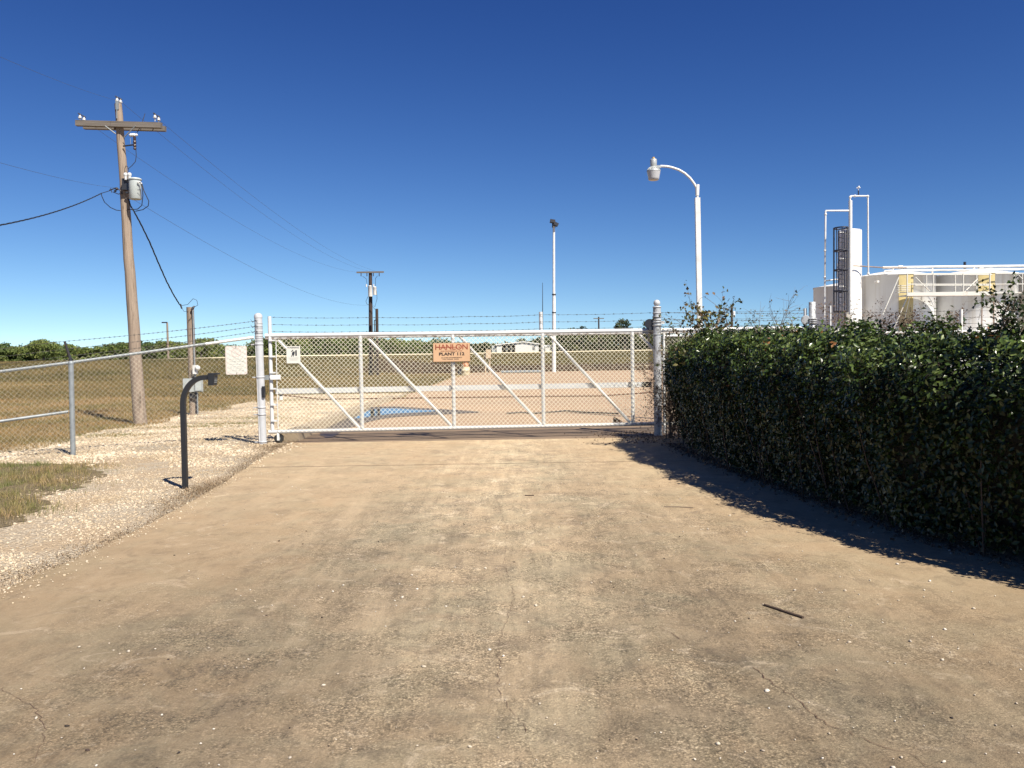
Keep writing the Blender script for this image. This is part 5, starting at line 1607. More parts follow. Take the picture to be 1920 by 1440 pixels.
# white building
bY = 150.0
bl, br_ = P(931, 650, bY), P(1010, 650, bY)
zg = float(H(bl.x, bY))
hb = thing('metal_building', 'low white metal building with dark bays behind the gate', 'building', ((bl.x + br_.x) / 2, bY, zg))
x0, x1 = bl.x, br_.x
xm = P(982, 650, bY).x
ze0, zr, ze1 = P(931, 647, bY).z, P(982, 641.5, bY).z, P(1010, 645.5, bY).z
xo0, xo1 = P(941, 650, bY).x, P(966, 650, bY).x
def zroof(x_):
    return ze0 + (zr - ze0) * (x_ - x0) / (xm - x0) if x_ < xm else zr + (ze1 - zr) * (x_ - xm) / (x1 - xm)
def wall(name, xa, xb, za, y_, mat, parent, zt=None):
    xs_ = sorted(set([xa, xb] + ([xm] if xa < xm < xb else [])))
    f = [(x_, y_, za) for x_ in xs_] + [(x_, y_, (zroof(x_) if zt is None else zt)) for x_ in reversed(xs_)]
    bk = [(p[0], y_ + 0.12, p[2]) for p in f]
    n_ = len(f); b = MB()
    b.add(f, [tuple(range(n_))]); b.add(bk, [tuple(range(n_ - 1, -1, -1))]); b.add(f + bk, [(i, i + n_, (i + 1) % n_ + n_, (i + 1) % n_) for i in range(n_)])
    return b.build(name, mat, parent)
wall('wall', x0, xo0, zg, bY, M['white'], hb)
wall('wall', xo1, x1, zg, bY, M['white'], hb)
b = MB(); b.box(((xo0 + xo1) / 2, bY + 0.06, zroof((xo0 + xo1) / 2) - 0.05), (xo1 - xo0, 0.12, 0.12)); b.build('wall_header', M['white'], hb)
wall('bay_back', xo0 - 0.3, xo1 + 0.3, zg, bY + 3.0, M['door_dark'], hb)
for k in range(1, 3):
    x_ = xo0 + (xo1 - xo0) * k / 3 + 0.1
    MB().box((x_, bY + 0.1, (zg + zroof(x_)) / 2), (0.10, 0.10, zroof(x_) - zg - 0.1)).build('bay_post', M['box_grey'], hb)
for x_ in (x0, x1 - 0.12):
    MB().box((x_ + 0.06, bY + 4.1, (zg + zroof(x_)) / 2), (0.12, 7.9, zroof(x_) - zg)).build('side_wall', M['white'], hb)
wall('back_wall', x0, x1, zg, bY + 8, M['white'], hb)
rf = MB()
for (xa, xb) in ((x0 - 0.2, xm), (xm, x1 + 0.2)):
    za_, zb_ = zroof(xa), zroof(xb)
    vs = [(xa, bY - 0.25, za_), (xb, bY - 0.25, zb_), (xb, bY + 8.3, zb_), (xa, bY + 8.3, za_)]
    vs += [(v[0], v[1], v[2] + 0.14) for v in vs]
    rf.add(vs, [(0, 3, 2, 1), (4, 5, 6, 7), (0, 1, 5, 4), (1, 2, 6, 5), (2, 3, 7, 6), (3, 0, 4, 7)])
rf.build('roof', M['roof_white'], hb)
wx = P(1001, 650, bY)
wf = MB(); wf.box((wx.x, bY - 0.01, P(1001, 652.5, bY).z), (0.46, 0.05, 0.72)); wf = wf.build('window', M['door_dark'], hb)
MB().box((wx.x, bY - 0.05, P(1001, 652.5, bY).z), (0.50, 0.03, 0.06)).build('glazing_bar', M['white'], wf)
MB().box((wx.x, bY - 0.05, P(1001, 652.5, bY).z), (0.05, 0.034, 0.72)).build('glazing_bar', M['white'], wf)
gx_ = P(926, 655, bY)
ext = MB(); ext.box((gx_.x, bY + 2, zg + 0.75), (0.75, 3.5, 1.5)); ext.build('lean_to', M['box_grey'], hb)
# pale parked van shape far right of the building: low white tank trailer
q = P(1028, 656.5, 152)
sh = thing('shed', 'tiny white shed by the trees right of the white building', 'shed', (q.x, q.y, 1.2))
MB().box((q.x, q.y, q.z + 0.1), (1.1, 1.6, 1.0)).build('wall', M['white'], sh)
b = MB(); b.add([(q.x - .65, q.y - .9, q.z + .6), (q.x + .65, q.y - .9, q.z + .6), (q.x + .65, q.y + .9, q.z + .85), (q.x - .65, q.y + .9, q.z + .85), (q.x - .65, q.y - .9, q.z + .66), (q.x + .65, q.y - .9, q.z + .66), (q.x + .65, q.y + .9, q.z + .91), (q.x - .65, q.y + .9, q.z + .91)], [(0, 1, 2, 3), (4, 7, 6, 5), (0, 4, 5, 1), (1, 5, 6, 2), (2, 6, 7, 3), (3, 7, 4, 0)])
b.build('roof', M['roof_white'], sh)
# orange and cream barrel
q = G(873, 703); 
bc = thing('barrel', 'cream drum with orange top at the far left corner of the yard', 'barrel', q)
MB().lathe((q.x, q.y, 0.02), [(0.30, 0), (0.30, 0.28), (0.315, 0.29), (0.315, 0.31), (0.30, 0.32), (0.30, 0.55)], 20).build('drum', M['cream'], bc)
MB().lathe((q.x, q.y, 0.57), [(0.24, 0), (0.25, 0.02), (0.22, 0.26), (0.12, 0.30)], 20).build('orange_top', M['orange'], bc)
MB().lathe((q.x, q.y, 0.87), [(0.12, 0), (0.14, 0.18), (0.0, 0.2)], 14).build('lid', M['rust'], bc)
MB().box((q.x - 0.42, q.y, 0.22), (0.22, 0.22, 0.36)).build('pump', M['dark_metal'], bc)
# post with control box
q = G(914, 702)
cbp = thing('control_box', 'tan control box on twin posts at the far edge of the yard', 'control box', q)
for dx_ in (-0.14, 0.16):
    MB().tube([(q.x + dx_, q.y, 0), (q.x + dx_, q.y, P(914, 662, q.y).z)], 0.06, 8).build('leg', M['tan_box'], cbp)
MB().box((q.x + 0.10, q.y - 0.12, P(917, 663.5, q.y).z), (0.36, 0.24, 0.62)).build('cabinet', M['tan_box'], cbp)
# cable across the drive
q = G(527, 751)
bo = thing('bollard', 'small white bollard with black top in the gravel', 'bollard', q)
MB().tube([(q.x, q.y, -0.05), (q.x, q.y, 0.16)], 0.07, 12).build('shaft', M['white'], bo)
MB().tube([(q.x, q.y, 0.16), (q.x, q.y, 0.27)], 0.075, 12).build('top', M['black'], bo)
q2 = P(1300, 728, q.y - 1)
rbp = thing('bollard', 'white post holding the right end of the sagging cable', 'bollard', (q2.x, q2.y, 0))
MB().tube([(q2.x, q2.y, 0), (q2.x, q2.y, q2.z + 0.05)], 0.06, 12).build('shaft', M['white'], rbp)
cpts = [Vector((q.x, q.y, 0.20)), P(600, 748.5, q.y - .1), P(700, 752.5, q.y - 0.2), P(850, 755, q.y - 0.4), P(950, 755, q.y - 0.5), P(1040, 751.5, q.y - 0.6), P(1130, 745, q.y - 0.8), P(1225, 735.5, q.y - 0.9), Vector((q2.x, q2.y, q2.z))]
for c_ in cpts: c_.z = max(c_.z, 0.03)
tag(MB().tube(cpts, 0.022, 6).build('cable_barrier', M['rust']), 'dark sagging cable strung across the sandy drive behind the gate', 'cable')
# dark hose on the sand
hp = [G(x_, y_, 0.03) for x_, y_ in ((950, 775), (975, 773), (1000, 775), (1040, 772), (1060, 770), (1100, 773), (1160, 775.5))]
tag(MB().tube(hp, 0.018, 6).build('hose', M['barb']), 'thin dark hose lying across the sand behind the gate', 'hose')
# board propped at the right
b0, b1, b2_ = P(1149, 794, 17.0), P(1151, 781, 17.0), P(1172, 793, 17.0)
bd = MB(); vs = [b0, b1, b2_]; vs2 = [v + Vector((0, 0.04, 0)) for v in vs]
bd.add(vs + vs2, [(0, 1, 2), (5, 4, 3), (0, 3, 4, 1), (1, 4, 5, 2), (2, 5, 3, 0)])
tag(bd.build('broken_board', M['rust']), 'broken brown board propped behind the gate near the hedge', 'board')
# pipes lying along the yard edge
for (p0, p1, r_, mt, lb_) in (((940, 700), (1015, 699), 0.10, 'galv', 'grey pipe lying at the far yard edge left of the white pole'),
                          ((1060, 695), (1190, 686), 0.06, 'cream', 'cream pipe lying at the far yard edge right of the white pole')):
    a, b_ = G(*p0), G(*p1); 
    a.z = r_; b_.z = r_ + (0.0 if r_ > 0.08 else 0.25)
    b_.y = min(b_.y, 70); b_ = Vector((b_.x * 1.0, b_.y, b_.z))
    tag(MB().tube([a, b_], r_, 8).build('scrap_pipe', M[mt]), lb_, 'pipe')
q = G(1175, 693)
rk = stones('rock_pile', np.array([[q.x + rng.uniform(-.7, .7), q.y + rng.uniform(-.4, .4), 0.12 + rng.uniform(0, .15)] for _ in range(22)]), rng.uniform(0.12, 0.28, 22), M['dark_pebble'], 'dark rubble heap at the far yard edge', 'rubble')
# low sand berm at far edge of yard
b = MB(); vv, ff = [], []
nb = 60
for i in range(nb + 1):
    px = 930 + (1420 - 930) * i / nb
    q = G(px, 694 - 0.006 * (px - 930))
    hgt = 0.22 + 0.06 * wob(i * 0.5, 30)
    for dy_, z in ((-0.8, 0.0), (-0.15, hgt), (0.5, hgt * 0.9), (1.4, 0.0)):
        vv.append((q.x, q.y + dy_, z + float(H(q.x, q.y + dy_))))
for i in range(nb):
    for k in range(3):
        ff.append((i * 4 + k, (i + 1) * 4 + k, (i + 1) * 4 + k + 1, i * 4 + k + 1))
o = MB().add(vv, ff, True).build('sand_berm', M['sand']); o['kind'] = 'structure'

# ------------------------------------------------------------------ foliage
def leafcards(P0, size, nrm, elong=1.6):
    """leaf made of four folded triangles; P0 (n,3), size (n), nrm (n,3)"""
    n = len(P0)
    nrm = nrm / np.linalg.norm(nrm, axis=1, keepdims=True)
    t_ = rng.normal(size=(n, 3))
    u_ = np.cross(nrm, t_); u_ /= np.linalg.norm(u_, axis=1, keepdims=True)
    v_ = np.cross(nrm, u_)
    s = size[:, None]
    base = P0 - u_ * s * 0.5 * elong
    tip = P0 + u_ * s * 0.5 * elong - nrm * s * 0.12
    midc = P0 - nrm * s * 0.02
    l_ = P0 + v_ * s * 0.42 + nrm * s * 0.14
    r_ = P0 - v_ * s * 0.42 + nrm * s * 0.14
    V = np.stack([base, l_, tip, r_, midc], 1).reshape(-1, 3)
    i0 = np.arange(n)[:, None] * 5
    F = np.concatenate([i0 + np.array([[0, 4, 1]]), i0 + np.array([[4, 2, 1]]), i0 + np.array([[0, 3, 4]]), i0 + np.array([[4, 3, 2]])], 0)
    return V, F

# hedge
path = [(2.98, 15.0), (2.86, 13.9), (2.72, 12.7), (2.80, 11.0), (2.94, 9.66), (3.12, 8.27), (3.30, 6.93), (3.61, 6.0), (4.11, 4.80), (5.25, 3.95), (7.0, 3.4), (9.0, 3.0)]
pth = np.array(path)
seg = np.linalg.norm(np.diff(pth, axis=0), axis=1); cum = np.concatenate([[0], np.cumsum(seg)])
HL = cum[-1]
HW = 0.68
def hpath(s):
    x_ = np.interp(s, cum, pth[:, 0]); y_ = np.interp(s, cum, pth[:, 1])
    x2_ = np.interp(s + 0.3, cum, pth[:, 0]); y2_ = np.interp(s + 0.3, cum, pth[:, 1])
    x1_ = np.interp(s - 0.3, cum, pth[:, 0]); y1_ = np.interp(s - 0.3, cum, pth[:, 1])
    dx, dy = x2_ - x1_, y2_ - y1_
    L_ = np.hypot(dx, dy); dx, dy = dx / L_, dy / L_
    return x_, y_, -dy, dx            # normal pointing away from the drive: path runs to -y, outward(right)= (-dy? )
def hheight(s):
    return 1.73 - 0.11 * sstep(2.5, 8, s) - 0.15 * np.exp(-((s) / 1.2) ** 2) + 0.035 * np.sin(s * 2.1) + 0.03 * np.sin(s * 4.7 + 1) + 0.02 * np.sin(s * 9.3)
def lump(s, ph):
    return 0.06 * np.sin(s * 3.3 + 2 * np.sin(ph * 3)) + 0.045 * np.sin(s * 7.1 + ph * 5.0 + 1.3) + 0.03 * np.sin(s * 13.7 - ph * 9)
def hsurf(s, ph, k):
    """ph 0..pi from drive-side foot over the top to the far foot; k scale (1 at the surface)"""
    x_, y_, nx_, ny_ = hpath(s)
    c, sn = np.cos(ph), np.sin(ph)
    e = 0.38
    sx = np.sign(c) * np.abs(c) ** e; sz = np.abs(sn) ** e
    # the drive side leans back towards the top
    sx = np.where(sx > 0, sx - 0.10 * np.clip((sz - 0.70) / 0.30, 0, 1) ** 1.2 * sx, sx)
    kk = k + lump(s, ph) * 0.8
    z = hheight(s) * sz * (1 + (kk - 1) * 0.5)
    off = HW - HW * sx * kk - 0.32 * np.where(sx > 0, np.sin(np.clip(sz, 0, 1) ** 2 * 2.4), 0)      # the face swells out above its foot
    return np.stack([x_ + nx_ * off, y_ + ny_ * off, np.maximum(z, 0.02)], -1), np.stack([-nx_ * sx, -ny_ * sx, sz * 1.0 - 0.2], -1)
# make sure the normal points to +x side
tx_, ty_, nx_, ny_ = hpath(np.array([3.0]))
if nx_[0] < 0:
    _old = hpath
    def hpath(s, _o=_old):
        a, b, c, d_ = _o(s); return a, b, -c, -d_
hedge = thing('hedge', 'dense dark green clipped hedge along the right of the driveway', 'hedge', (3.6, 9.0, 0))
def hedge_leaves(n, smin, smax, k0, k1, sz0, sz1, phr):
    s = rng.uniform(smin, smax, n)
    # leaf density even over the section outline
    q_ = rng.uniform(0, 1, n)
    tab = np.linspace(phr[0], phr[1], 400)
    e = 0.38
    cx_ = HW * np.sign(np.cos(tab)) * np.abs(np.cos(tab)) ** e; cz_ = 1.75 * np.abs(np.sin(tab)) ** e
    al = np.concatenate([[0], np.cumsum(np.hypot(np.diff(cx_), np.diff(cz_)))]); al /= al[-1]
    ph = np.interp(q_, al, tab)
    thin = np.sin(s * 4.3 + 3 * np.sin(ph * 4)) * np.sin(ph * 9 + 2 * np.sin(s * 2.7))
    kp = rng.uniform(0, 1, n) < 0.86 + 0.5 * thin
    s, ph = s[kp], ph[kp]; n = len(s)
    P0, N0 = hsurf(s, ph, rng.uniform(k0, k1, n))
    P0 = P0 + rng.normal(0, 0.02, P0.shape)
    N = N0 + rng.normal(0, 0.55, N0.shape); N[:, 2] += 0.25
    return leafcards(P0, rng.uniform(sz0, sz1, n), N, 1.5)
Vs, Fs, off = [], [], 0
for args in ((66000, 0.0, 14.5, 0.93, 1.06, 0.025, 0.044, (0.0005, 1.9)), (40000, 0.0, 14.5, 0.72, 0.97, 0.026, 0.042, (0.0005, 2.3)), (15000, 0.0, 14.5, 0.5, 1.0, 0.035, 0.05, (1.6, 3.1414)), (6000, 0, 15.5, 0.98, 1.12, 0.030, 0.048, (1.05, 2.1))):
    v, f = hedge_leaves(*args); Vs.append(v); Fs.append(f + off); off += len(v)
# leaf clumps pushing out of the clipped surface; upper ones get the sunlit colour
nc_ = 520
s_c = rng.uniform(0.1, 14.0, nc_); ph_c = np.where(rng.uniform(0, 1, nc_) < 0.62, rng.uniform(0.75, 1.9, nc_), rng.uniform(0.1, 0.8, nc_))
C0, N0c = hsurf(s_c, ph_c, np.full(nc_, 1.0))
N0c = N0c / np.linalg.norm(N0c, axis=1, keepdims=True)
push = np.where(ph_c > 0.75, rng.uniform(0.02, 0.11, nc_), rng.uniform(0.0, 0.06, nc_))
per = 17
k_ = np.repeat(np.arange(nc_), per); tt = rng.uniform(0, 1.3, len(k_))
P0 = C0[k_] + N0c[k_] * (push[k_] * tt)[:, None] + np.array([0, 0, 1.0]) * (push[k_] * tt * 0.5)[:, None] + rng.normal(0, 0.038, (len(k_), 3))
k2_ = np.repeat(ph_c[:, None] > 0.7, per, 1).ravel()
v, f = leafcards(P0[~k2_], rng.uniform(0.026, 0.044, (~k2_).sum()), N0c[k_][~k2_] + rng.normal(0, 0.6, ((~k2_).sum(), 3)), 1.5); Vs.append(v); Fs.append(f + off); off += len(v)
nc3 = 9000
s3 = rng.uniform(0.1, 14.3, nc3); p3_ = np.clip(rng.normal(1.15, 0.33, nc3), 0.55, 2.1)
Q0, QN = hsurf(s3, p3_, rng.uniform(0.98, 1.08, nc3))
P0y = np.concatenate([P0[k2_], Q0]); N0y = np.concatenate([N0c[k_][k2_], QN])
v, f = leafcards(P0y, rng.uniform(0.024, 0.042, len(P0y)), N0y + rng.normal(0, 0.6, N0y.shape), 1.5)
npmesh('sunlit_foliage', v, f, M['sunlit_leaf'], hedge)  # leaves in the lit colour, along the shoulder and top only
# end cap towards the gate
n = 5000
ph = rng.uniform(0.05, 3.1, n); kk = rng.uniform(0.0, 1.0, n) ** 0.5
P0, N0 = hsurf(np.full(n, 0.05) + rng.normal(0, 0.12, n), ph, kk)
v, f = leafcards(P0, rng.uniform(0.026, 0.04, n), N0 + rng.normal(0, 0.6, N0.shape)); Vs.append(v); Fs.append(f + off); off += len(v)
npmesh('foliage', np.concatenate(Vs), np.concatenate(Fs), M['leaf'], hedge)
# dark shell added inside the leaves to block light, shade in its colour
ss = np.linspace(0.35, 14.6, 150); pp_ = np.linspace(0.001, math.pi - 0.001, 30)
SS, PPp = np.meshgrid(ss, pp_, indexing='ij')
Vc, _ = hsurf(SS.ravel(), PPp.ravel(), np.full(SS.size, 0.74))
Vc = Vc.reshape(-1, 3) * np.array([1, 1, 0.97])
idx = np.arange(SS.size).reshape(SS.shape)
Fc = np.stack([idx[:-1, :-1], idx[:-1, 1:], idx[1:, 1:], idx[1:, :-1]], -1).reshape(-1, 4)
M['core'] = paint('hedge_shade_core', (0.022, 0.022, 0.012), (0.035, 0.03, 0.018), 0.95, 20, 0.8, bump=0.8, bsc=40)
npmesh('shade_core', Vc, Fc, M['core'], hedge)
# orange sprays on the hedge surface
Vs, Fs, off = [], [], 0
for (px, py, Yd, n, sp_) in ((1440, 650, 9.6, 14, 0.05), (1370, 722, 10.6, 8, 0.04), (1560, 630, 8.0, 5, 0.06), (1850, 622, 6.1, 5, 0.05), (1480, 628, 8.9, 6, .08)):
    c = np.array(P(px, py, Yd - 0.15))
    v, f = leafcards(c + rng.normal(0, sp_, (n, 3)), rng.uniform(0.02, 0.036, n), rng.normal(size=(n, 3)) + np.array([-0.4, -0.8, 0.4])); Vs.append(v); Fs.append(f + off); off += len(v)
npmesh('autumn_leaves', np.concatenate(Vs), np.concatenate(Fs), M['orange_leaf'], hedge)
# woody stems low in the hedge and stray twigs
st = MB(); r_ = random.Random(5)
for i in range(45):
    s = r_.uniform(0.1, 14.0)
    a, _ = hsurf(np.array([s]), np.array([0.02]), np.array([r_.uniform(0.9, 1.02)]))
    b, _ = hsurf(np.array([s + r_.uniform(-0.3, 0.3)]), np.array([r_.uniform(0.3, 1.1)]), np.array([1.0]))
    a = Vector(a[0]); a.z = 0; b = Vector(b[0]) 
    c = a.lerp(b, 0.5) + Vector((r_.uniform(-.06, .06), r_.uniform(-.08, .08), 0))
    st.tube([a, c, b], [0.008, 0.006, 0.003], 4, False)
st.build('stem', M['stick'], hedge)

def twigs(name, base, n, length, spread, r0, mat, parent, upv=(0, 0, 1), seed=0, leaves=None, lmat=None, lsize=(0.02, 0.035), per=6, depth=2):
    r_ = random.Random(seed)
    b = MB(); tips = []
    def grow(p, d_, L_, rr_, lev):
        pts_ = [p]
        for k in range(4):
            d_ = (d_ + Vector((r_.gauss(0, 0.16), r_.gauss(0, 0.16), r_.gauss(0, 0.10)))).normalized()
            pts_.append(pts_[-1] + d_ * L_ / 4)
        b.tube(pts_, [rr_ * (1 - 0.17 * k) for k in range(5)], 4, False)
        tips.extend(pts_[2:])
        if lev < depth:
            for k in (1, 2, 3, 4):
                for _ in range(2 if lev == 0 else 1):
                    dd = (d_ + Vector((r_.gauss(0, 0.7), r_.gauss(0, 0.7), r_.gauss(0, 0.5)))).normalized()
                    grow(pts_[k], dd, L_ * r_.uniform(0.35, 0.6), rr_ * 0.55, lev + 1)
    for i in range(n):
        d_ = (Vector(upv) + Vector((r_.gauss(0, spread), r_.gauss(0, spread), 0))).normalized()
        p = Vector(base) + Vector((r_.gauss(0, 0.03), r_.gauss(0, 0.03), 0))
        grow(p, d_, length * r_.uniform(0.7, 1.1), r0, 0)
    b.build('branch', mat, parent)
    if leaves:
        tp = np.array([list(q_) for q_ in tips])
        k_ = rng.integers(0, len(tp), leaves)
        P0 = tp[k_] + rng.normal(0, 0.02, (leaves, 3))
        v, f = leafcards(P0, rng.uniform(lsize[0], lsize[1], leaves), rng.normal(size=(leaves, 3)) + np.array([0, -0.5, 0.5]), 1.3)
        npmesh('leaves', v, f, lmat, parent)

# leafy vine sprawling over the hedge end
c = P(1308, 650, 13.4)
vn = thing('vine', 'tall leafy vine with yellowing leaves climbing over the hedge end', 'vine', (c.x, c.y, 0))
twigs('vine', (c.x - 0.02, c.y - 0.5, 1.42), 7, 0.72, 0.24, 0.007, M['twig'], vn, (-0.05, 0, 1), 11, 760, M['vine'], (0.030, 0.062), depth=2)
st = MB(); st.tube([(c.x, c.y - .5, 0), (c.x + 0.03, c.y - .5, 0.6), (c.x - 0.02, c.y - .5, 1.45)], 0.012, 6); st.build('stem', M['twig'], vn)
n = 260
P0 = np.array(P(1322, 672, 12.35)) + rng.normal(0, 1, (n, 3)) * np.array([0.22, 0.10, 0.16])
v, f = leafcards(P0, rng.uniform(0.03, 0.06, n), rng.normal(size=(n, 3)) + np.array([-.3, -.6, .6])); npmesh('leaves', v, f, M['vine'], vn)
for pts_ in ([(1308, 608), (1330, 625), (1355, 642), (1380, 660)], [(1377, 650), (1370, 620), (1358, 590), (1340, 570), (1319, 555)], [(1365, 640), (1362, 600), (1356, 575)]):
    MB().tube([P(*q, 12.8) for q in pts_], [0.006, 0.005, 0.004, 0.003, 0.002][:len(pts_)], 4).build('runner', M['twig'], vn)
# thin sprigs beside the right gate post
c = P(1248, 690, 14.9)
sg_ = thing('sprig', 'sparse small leaved sprig beside the silver gate post', 'plant', (c.x, c.y, 0))
twigs('sprig', (c.x, c.y, 1.35), 4, 0.62, 0.30, 0.004, M['twig'], sg_, (0.05, 0, 1), 21, 110, M['vine'], (0.016, 0.030), depth=1)
MB().tube([(c.x, c.y, 0), (c.x, c.y, 1.4)], 0.008, 5).build('stem', M['twig'], sg_)
# brown twiggy bush at the hedge end
c = P(1258, 740, 15.1)
bt = thing('dead_bush', 'leafless brown twiggy bush filling the corner by the gate post', 'bush', (c.x, c.y, 0))
twigs('x', (c.x, c.y, 0.02), 20, 1.15, 0.15, 0.006, M['twig'], bt, (0.05, 0, 1), 31, 2200, M['dead_leaf'], (0.016, 0.032), depth=2)
n = 1600
P0 = np.stack([rng.normal(c.x + 0.08, 0.11, n), rng.normal(c.y, 0.2, n), rng.uniform(0.05, 1.6, n)], -1)
v, f = leafcards(P0, rng.uniform(0.015, 0.03, n), rng.normal(size=(n, 3))); npmesh('leaves', v, f, M['dead_leaf'], bt)
# bare shoots above the hedge
for i, (px, py, Yd, L_, nn_, lb_, lf) in enumerate(((1458, 612, 10.0, 0.42, 3, 'bare forked shoot rising from the middle of the hedge', 14), (1425, 612, 10.6, 0.26, 3, 'small leafy shoots left of the bare forked shoot', 24), (1480, 612, 9.4, 0.26, 3, 'small leafy shoots right of the bare forked shoot', 30))):
    c = P(px, py, Yd)
    o_ = thing('shoot', lb_, 'plant', (c.x, c.y, 0))
    twigs('x', (c.x, c.y, c.z - 0.08), nn_, L_, 0.22, 0.0035, M['twig'], o_, (-0.05, 0, 1), 51 + i, lf, M['vine'], (0.016, 0.03), depth=1)
# dead brown shrub behind the hedge in front of the tanks
c = P(1690, 610, 19.0)
ds = thing('dead_shrub', 'brown dried shrub behind the hedge in front of the tanks', 'bush', (c.x, c.y, 0))
bt_ = [(1600, 12), (1640, 9), (1690, 14), (1730, 13), (1770, 8)]
for i, (px, nn_) in enumerate(bt_):
    q = P(px, 640, 19.0 - 0.2 * i)
    twigs('x', (q.x, q.y, 1.55), nn_ // 2, 0.85 if px in (1600, 1690) else 0.65, 0.45, 0.005, M['twig'], ds, (0, 0, 1), 61 + i, 520, M['dead_leaf'], (0.02, 0.042), depth=2)
MB().tube([(c.x, c.y, 0), (c.x, c.y, 1.6)], 0.03, 6).build('stem', M['twig'], ds)
# tall evergreen shoot on the right
c = P(1893, 625, 6.3)
es = thing('evergreen_shoot', 'tall glossy green shoot standing above the hedge at right edge', 'plant', (c.x, c.y, 0))
twigs('x', (c.x + 0.03, c.y, 1.46), 4, 0.38, 0.16, 0.006, M['twig'], es, (-0.05, 0, 1), 73, 420, M['leaf'], (0.020, 0.036), depth=2)
twigs('x', (c.x + 0.14, c.y, 1.42), 3, 0.36, 0.2, 0.006, M['twig'], es, (0.1, 0, 1), 74, 340, M['leaf'], (0.020, 0.036), depth=2)

# ------------------------------------------------------------------ trees
def crown_pts(h_, w_, n, r_, low=0.12):
    nc_ = 26
    cl = []
    for _ in range(nc_):
        a = r_.uniform(0, 2 * np.pi); rad = w_ / 2 * r_.uniform(0.15, 0.9) ** 0.7
        z = h_ * r_.uniform(low + 0.08, 0.94)
        rad *= math.sqrt(max(0.12, 1 - ((z / h_ - 0.45) / 0.62) ** 2))
        cl.append((rad * math.cos(a), rad * math.sin(a), z, r_.uniform(0.10, 0.2) * w_))
    cl = np.array(cl)
    k_ = r_.integers(0, nc_, n)
    g_ = r_.normal(0, 1, (n, 3)); g_ /= np.linalg.norm(g_, axis=1, keepdims=True)
    rad = cl[k_, 3] * r_.uniform(0.55, 1.1, n)
    P0 = cl[k_, :3] + g_ * rad[:, None] * np.array([1, 1, 0.62])
    return P0, g_
def make_tree(cx_, cy_, h_, w_, n, mat, label, ls=0.22, seed=0, trunk=0.12, group=None):
    r2 = np.random.default_rng(seed)
    z0 = float(H(cx_, cy_))
    t_ = thing('tree', label, 'tree', (cx_, cy_, z0), group)
    P0, g_ = crown_pts(h_, w_, n, r2, 0.25)
    P0 += np.array([cx_, cy_, z0])
    v, f = leafcards(P0, r2.uniform(ls * 0.7, ls * 1.3, n), g_ + r2.normal(0, 0.5, g_.shape), 1.3)
    npmesh('crown', v, f, mat, t_)
    b = MB(); b.tube([(cx_, cy_, z0 - 0.1), (cx_ + 0.1, cy_, z0 + h_ * 0.3), (cx_, cy_, z0 + h_ * 0.7)], [trunk * 1.3, trunk, trunk * 0.4], 8)
    for k in range(6):
        a = r2.uniform(0, 6.28)
        b.tube([(cx_ + 0.06, cy_, z0 + h_ * 0.3), (cx_ + math.cos(a) * w_ * 0.15, cy_ + math.sin(a) * w_ * 0.15, z0 + h_ * 0.55), (cx_ + math.cos(a) * w_ * 0.34, cy_ + math.sin(a) * w_ * 0.34, z0 + h_ * 0.75)], [trunk * 0.6, trunk * 0.4, trunk * 0.15], 5, False)
    b.build('trunk', M['trunk'], t_)
    return t_
def wood_mass(name, specs, mat, label, ls, seed, nl=1100):
    r2 = np.random.default_rng(seed)
    Vs, Fs, off = [], [], 0
    for (cx_, cy_, h_, w_) in specs:
        P0, g_ = crown_pts(h_, w_, nl, r2, 0.0)
        P0 += np.array([cx_, cy_, float(H(cx_, cy_)) - 0.15])
        v, f = leafcards(P0, r2.uniform(ls * 0.7, ls * 1.35, nl), g_ + r2.normal(0, 0.5, g_.shape), 1.3)
        Vs.append(v); Fs.append(f + off); off += len(v)
    o = npmesh(name, np.concatenate(Vs), np.concatenate(Fs), mat)
    return tag(o, label, 'trees', kind='stuff')
def toppx(px, py, Yd):
    p = P(px, py, Yd); return p.x, p.y, p.z - float(H(p.x, p.y))
# left wood: outline follows the skyline
r2 = np.random.default_rng(3)
sky_l = [(-140, 640), (0, 644), (20, 650), (45, 650), (75, 641), (100, 650), (130, 648), (160, 655), (185, 650), (215, 643), (245, 640), (270, 645), (300, 642), (325, 640), (350, 646), (380, 637), (405, 640), (415, 650), (440, 658), (462, 652), (480, 640), (500, 637), (560, 634), (640, 634), (700, 634), (760, 635), (800, 636), (830, 640), (850, 645)]
def skyl(px): return float(np.interp(px, [a for a, b in sky_l], [b for a, b in sky_l]))
specs = []
for px in np.arange(-160, 860, 13.0):
    px = px + r2.uniform(-5, 5)
    Yd = 104 + r2.uniform(-2, 6) + (6 if px > 500 else 0)
    x_, y_, h_ = toppx(px, skyl(px) + r2.uniform(-3, 6), Yd)
    specs.append((x_, y_, max(1.5, h_) * 1.12, r2.uniform(2.6, 4.2)))
for px in np.arange(-160, 860, 16.0):
    Yd = 112 + r2.uniform(0, 6)
    x_, y_, h_ = toppx(px, skyl(px) + r2.uniform(2, 7), Yd)
    specs.append((x_, y_, max(1.5, h_) * 1.12, r2.uniform(3, 5)))
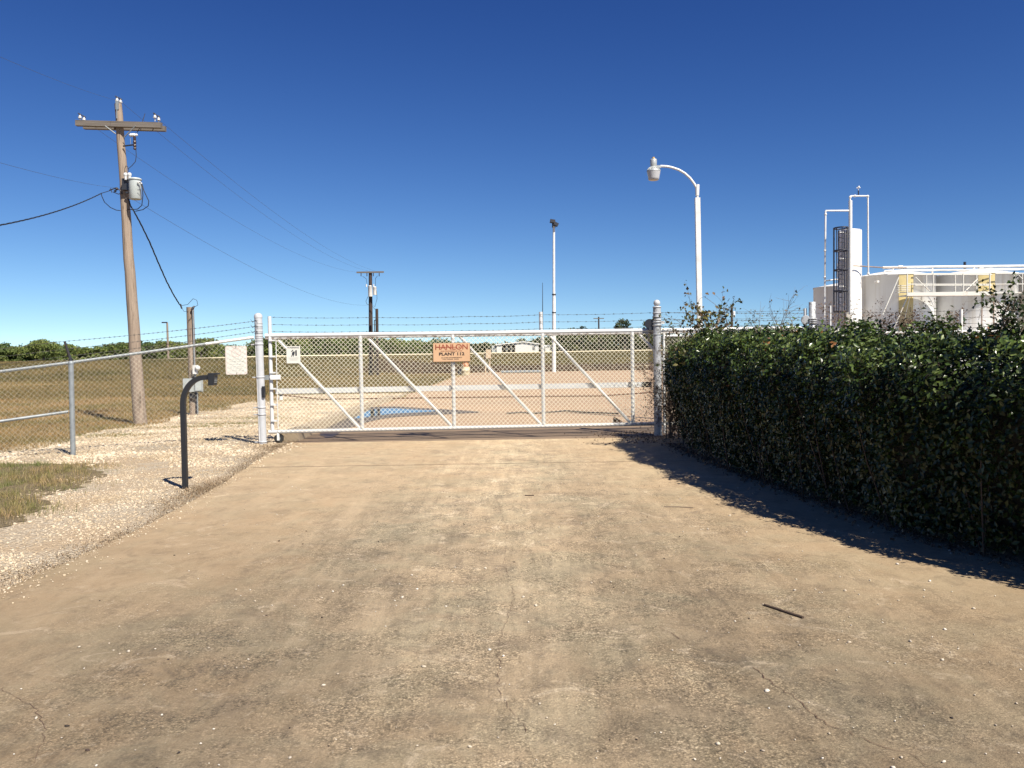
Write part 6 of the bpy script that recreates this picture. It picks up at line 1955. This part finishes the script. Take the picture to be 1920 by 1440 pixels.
n_l = [s_ for s_ in specs if s_[0] / s_[1] < -0.29]
n_m = [s_ for s_ in specs if s_[0] / s_[1] >= -0.29]
wood_mass('far_wood', n_l, M['tree_leaf'], 'low green wood behind the field left of the gate', 0.21, 4)
wood_mass('far_wood', n_m, M['tree_leaf'], 'continuous dark green wood behind the gate left half', 0.21, 5)
specs = []
sky_r = [(850, 644), (880, 648), (905, 652), (930, 650), (960, 644), (985, 638), (1000, 640), (1030, 632), (1060, 626), (1090, 618), (1105, 624), (1130, 622), (1160, 625), (1200, 622), (1240, 626), (1290, 632), (1340, 634), (1420, 634), (1560, 630)]
for px in np.arange(845, 1560, 9.0):
    Yd = 185 + r2.uniform(0, 14) if px < 1050 else 135 + r2.uniform(0, 12)
    yy = float(np.interp(px, [a for a, b in sky_r], [b for a, b in sky_r]))
    x_, y_, h_ = toppx(px + r2.uniform(-4, 4), yy + r2.uniform(0, 7), Yd)
    specs.append((x_, y_, max(2, h_) * 1.16, r2.uniform(4, 7)))
wood_mass('far_wood', specs, M['tree_leaf_dark'], 'open darker wood behind the white building and gate right half', 0.30, 6, 900)
for (px, py, Yd, w_, nn_, lb_, tr_) in ((1170, 598, 120, 3.6, 1500, 'rounded dark oak rising above the gate at right', 0.16), (1092, 610, 128, 1.6, 500, 'small round tree top left of the oak above the gate', 0.09), (1215, 600, 112, 1.8, 500, 'narrow tree close behind the silver gate post', 0.1),
                                 (1060, 622, 118, 2.8, 1000, 'bushy tree right of the white floodlight pole', 0.12), (1130, 630, 116, 3.0, 900, 'thin crowned tree between oak and floodlight pole', 0.12), (375, 637, 98, 3.4, 1100, 'tree crown rising highest just right of the service pole', 0.12), (80, 641, 98, 3.6, 1100, 'rounded tree crown at the far left of the wood', 0.12), (492, 634, 100, 3.0, 1000, 'tree crown standing right behind the white gate post', .12)):
    x_, y_, h_ = toppx(px, py, Yd)
    make_tree(x_, y_, h_, w_, nn_, M['tree_leaf_dark'] if px > 1000 else M['tree_leaf'], lb_, 0.20 if px < 1000 else 0.2, int(px), tr_)
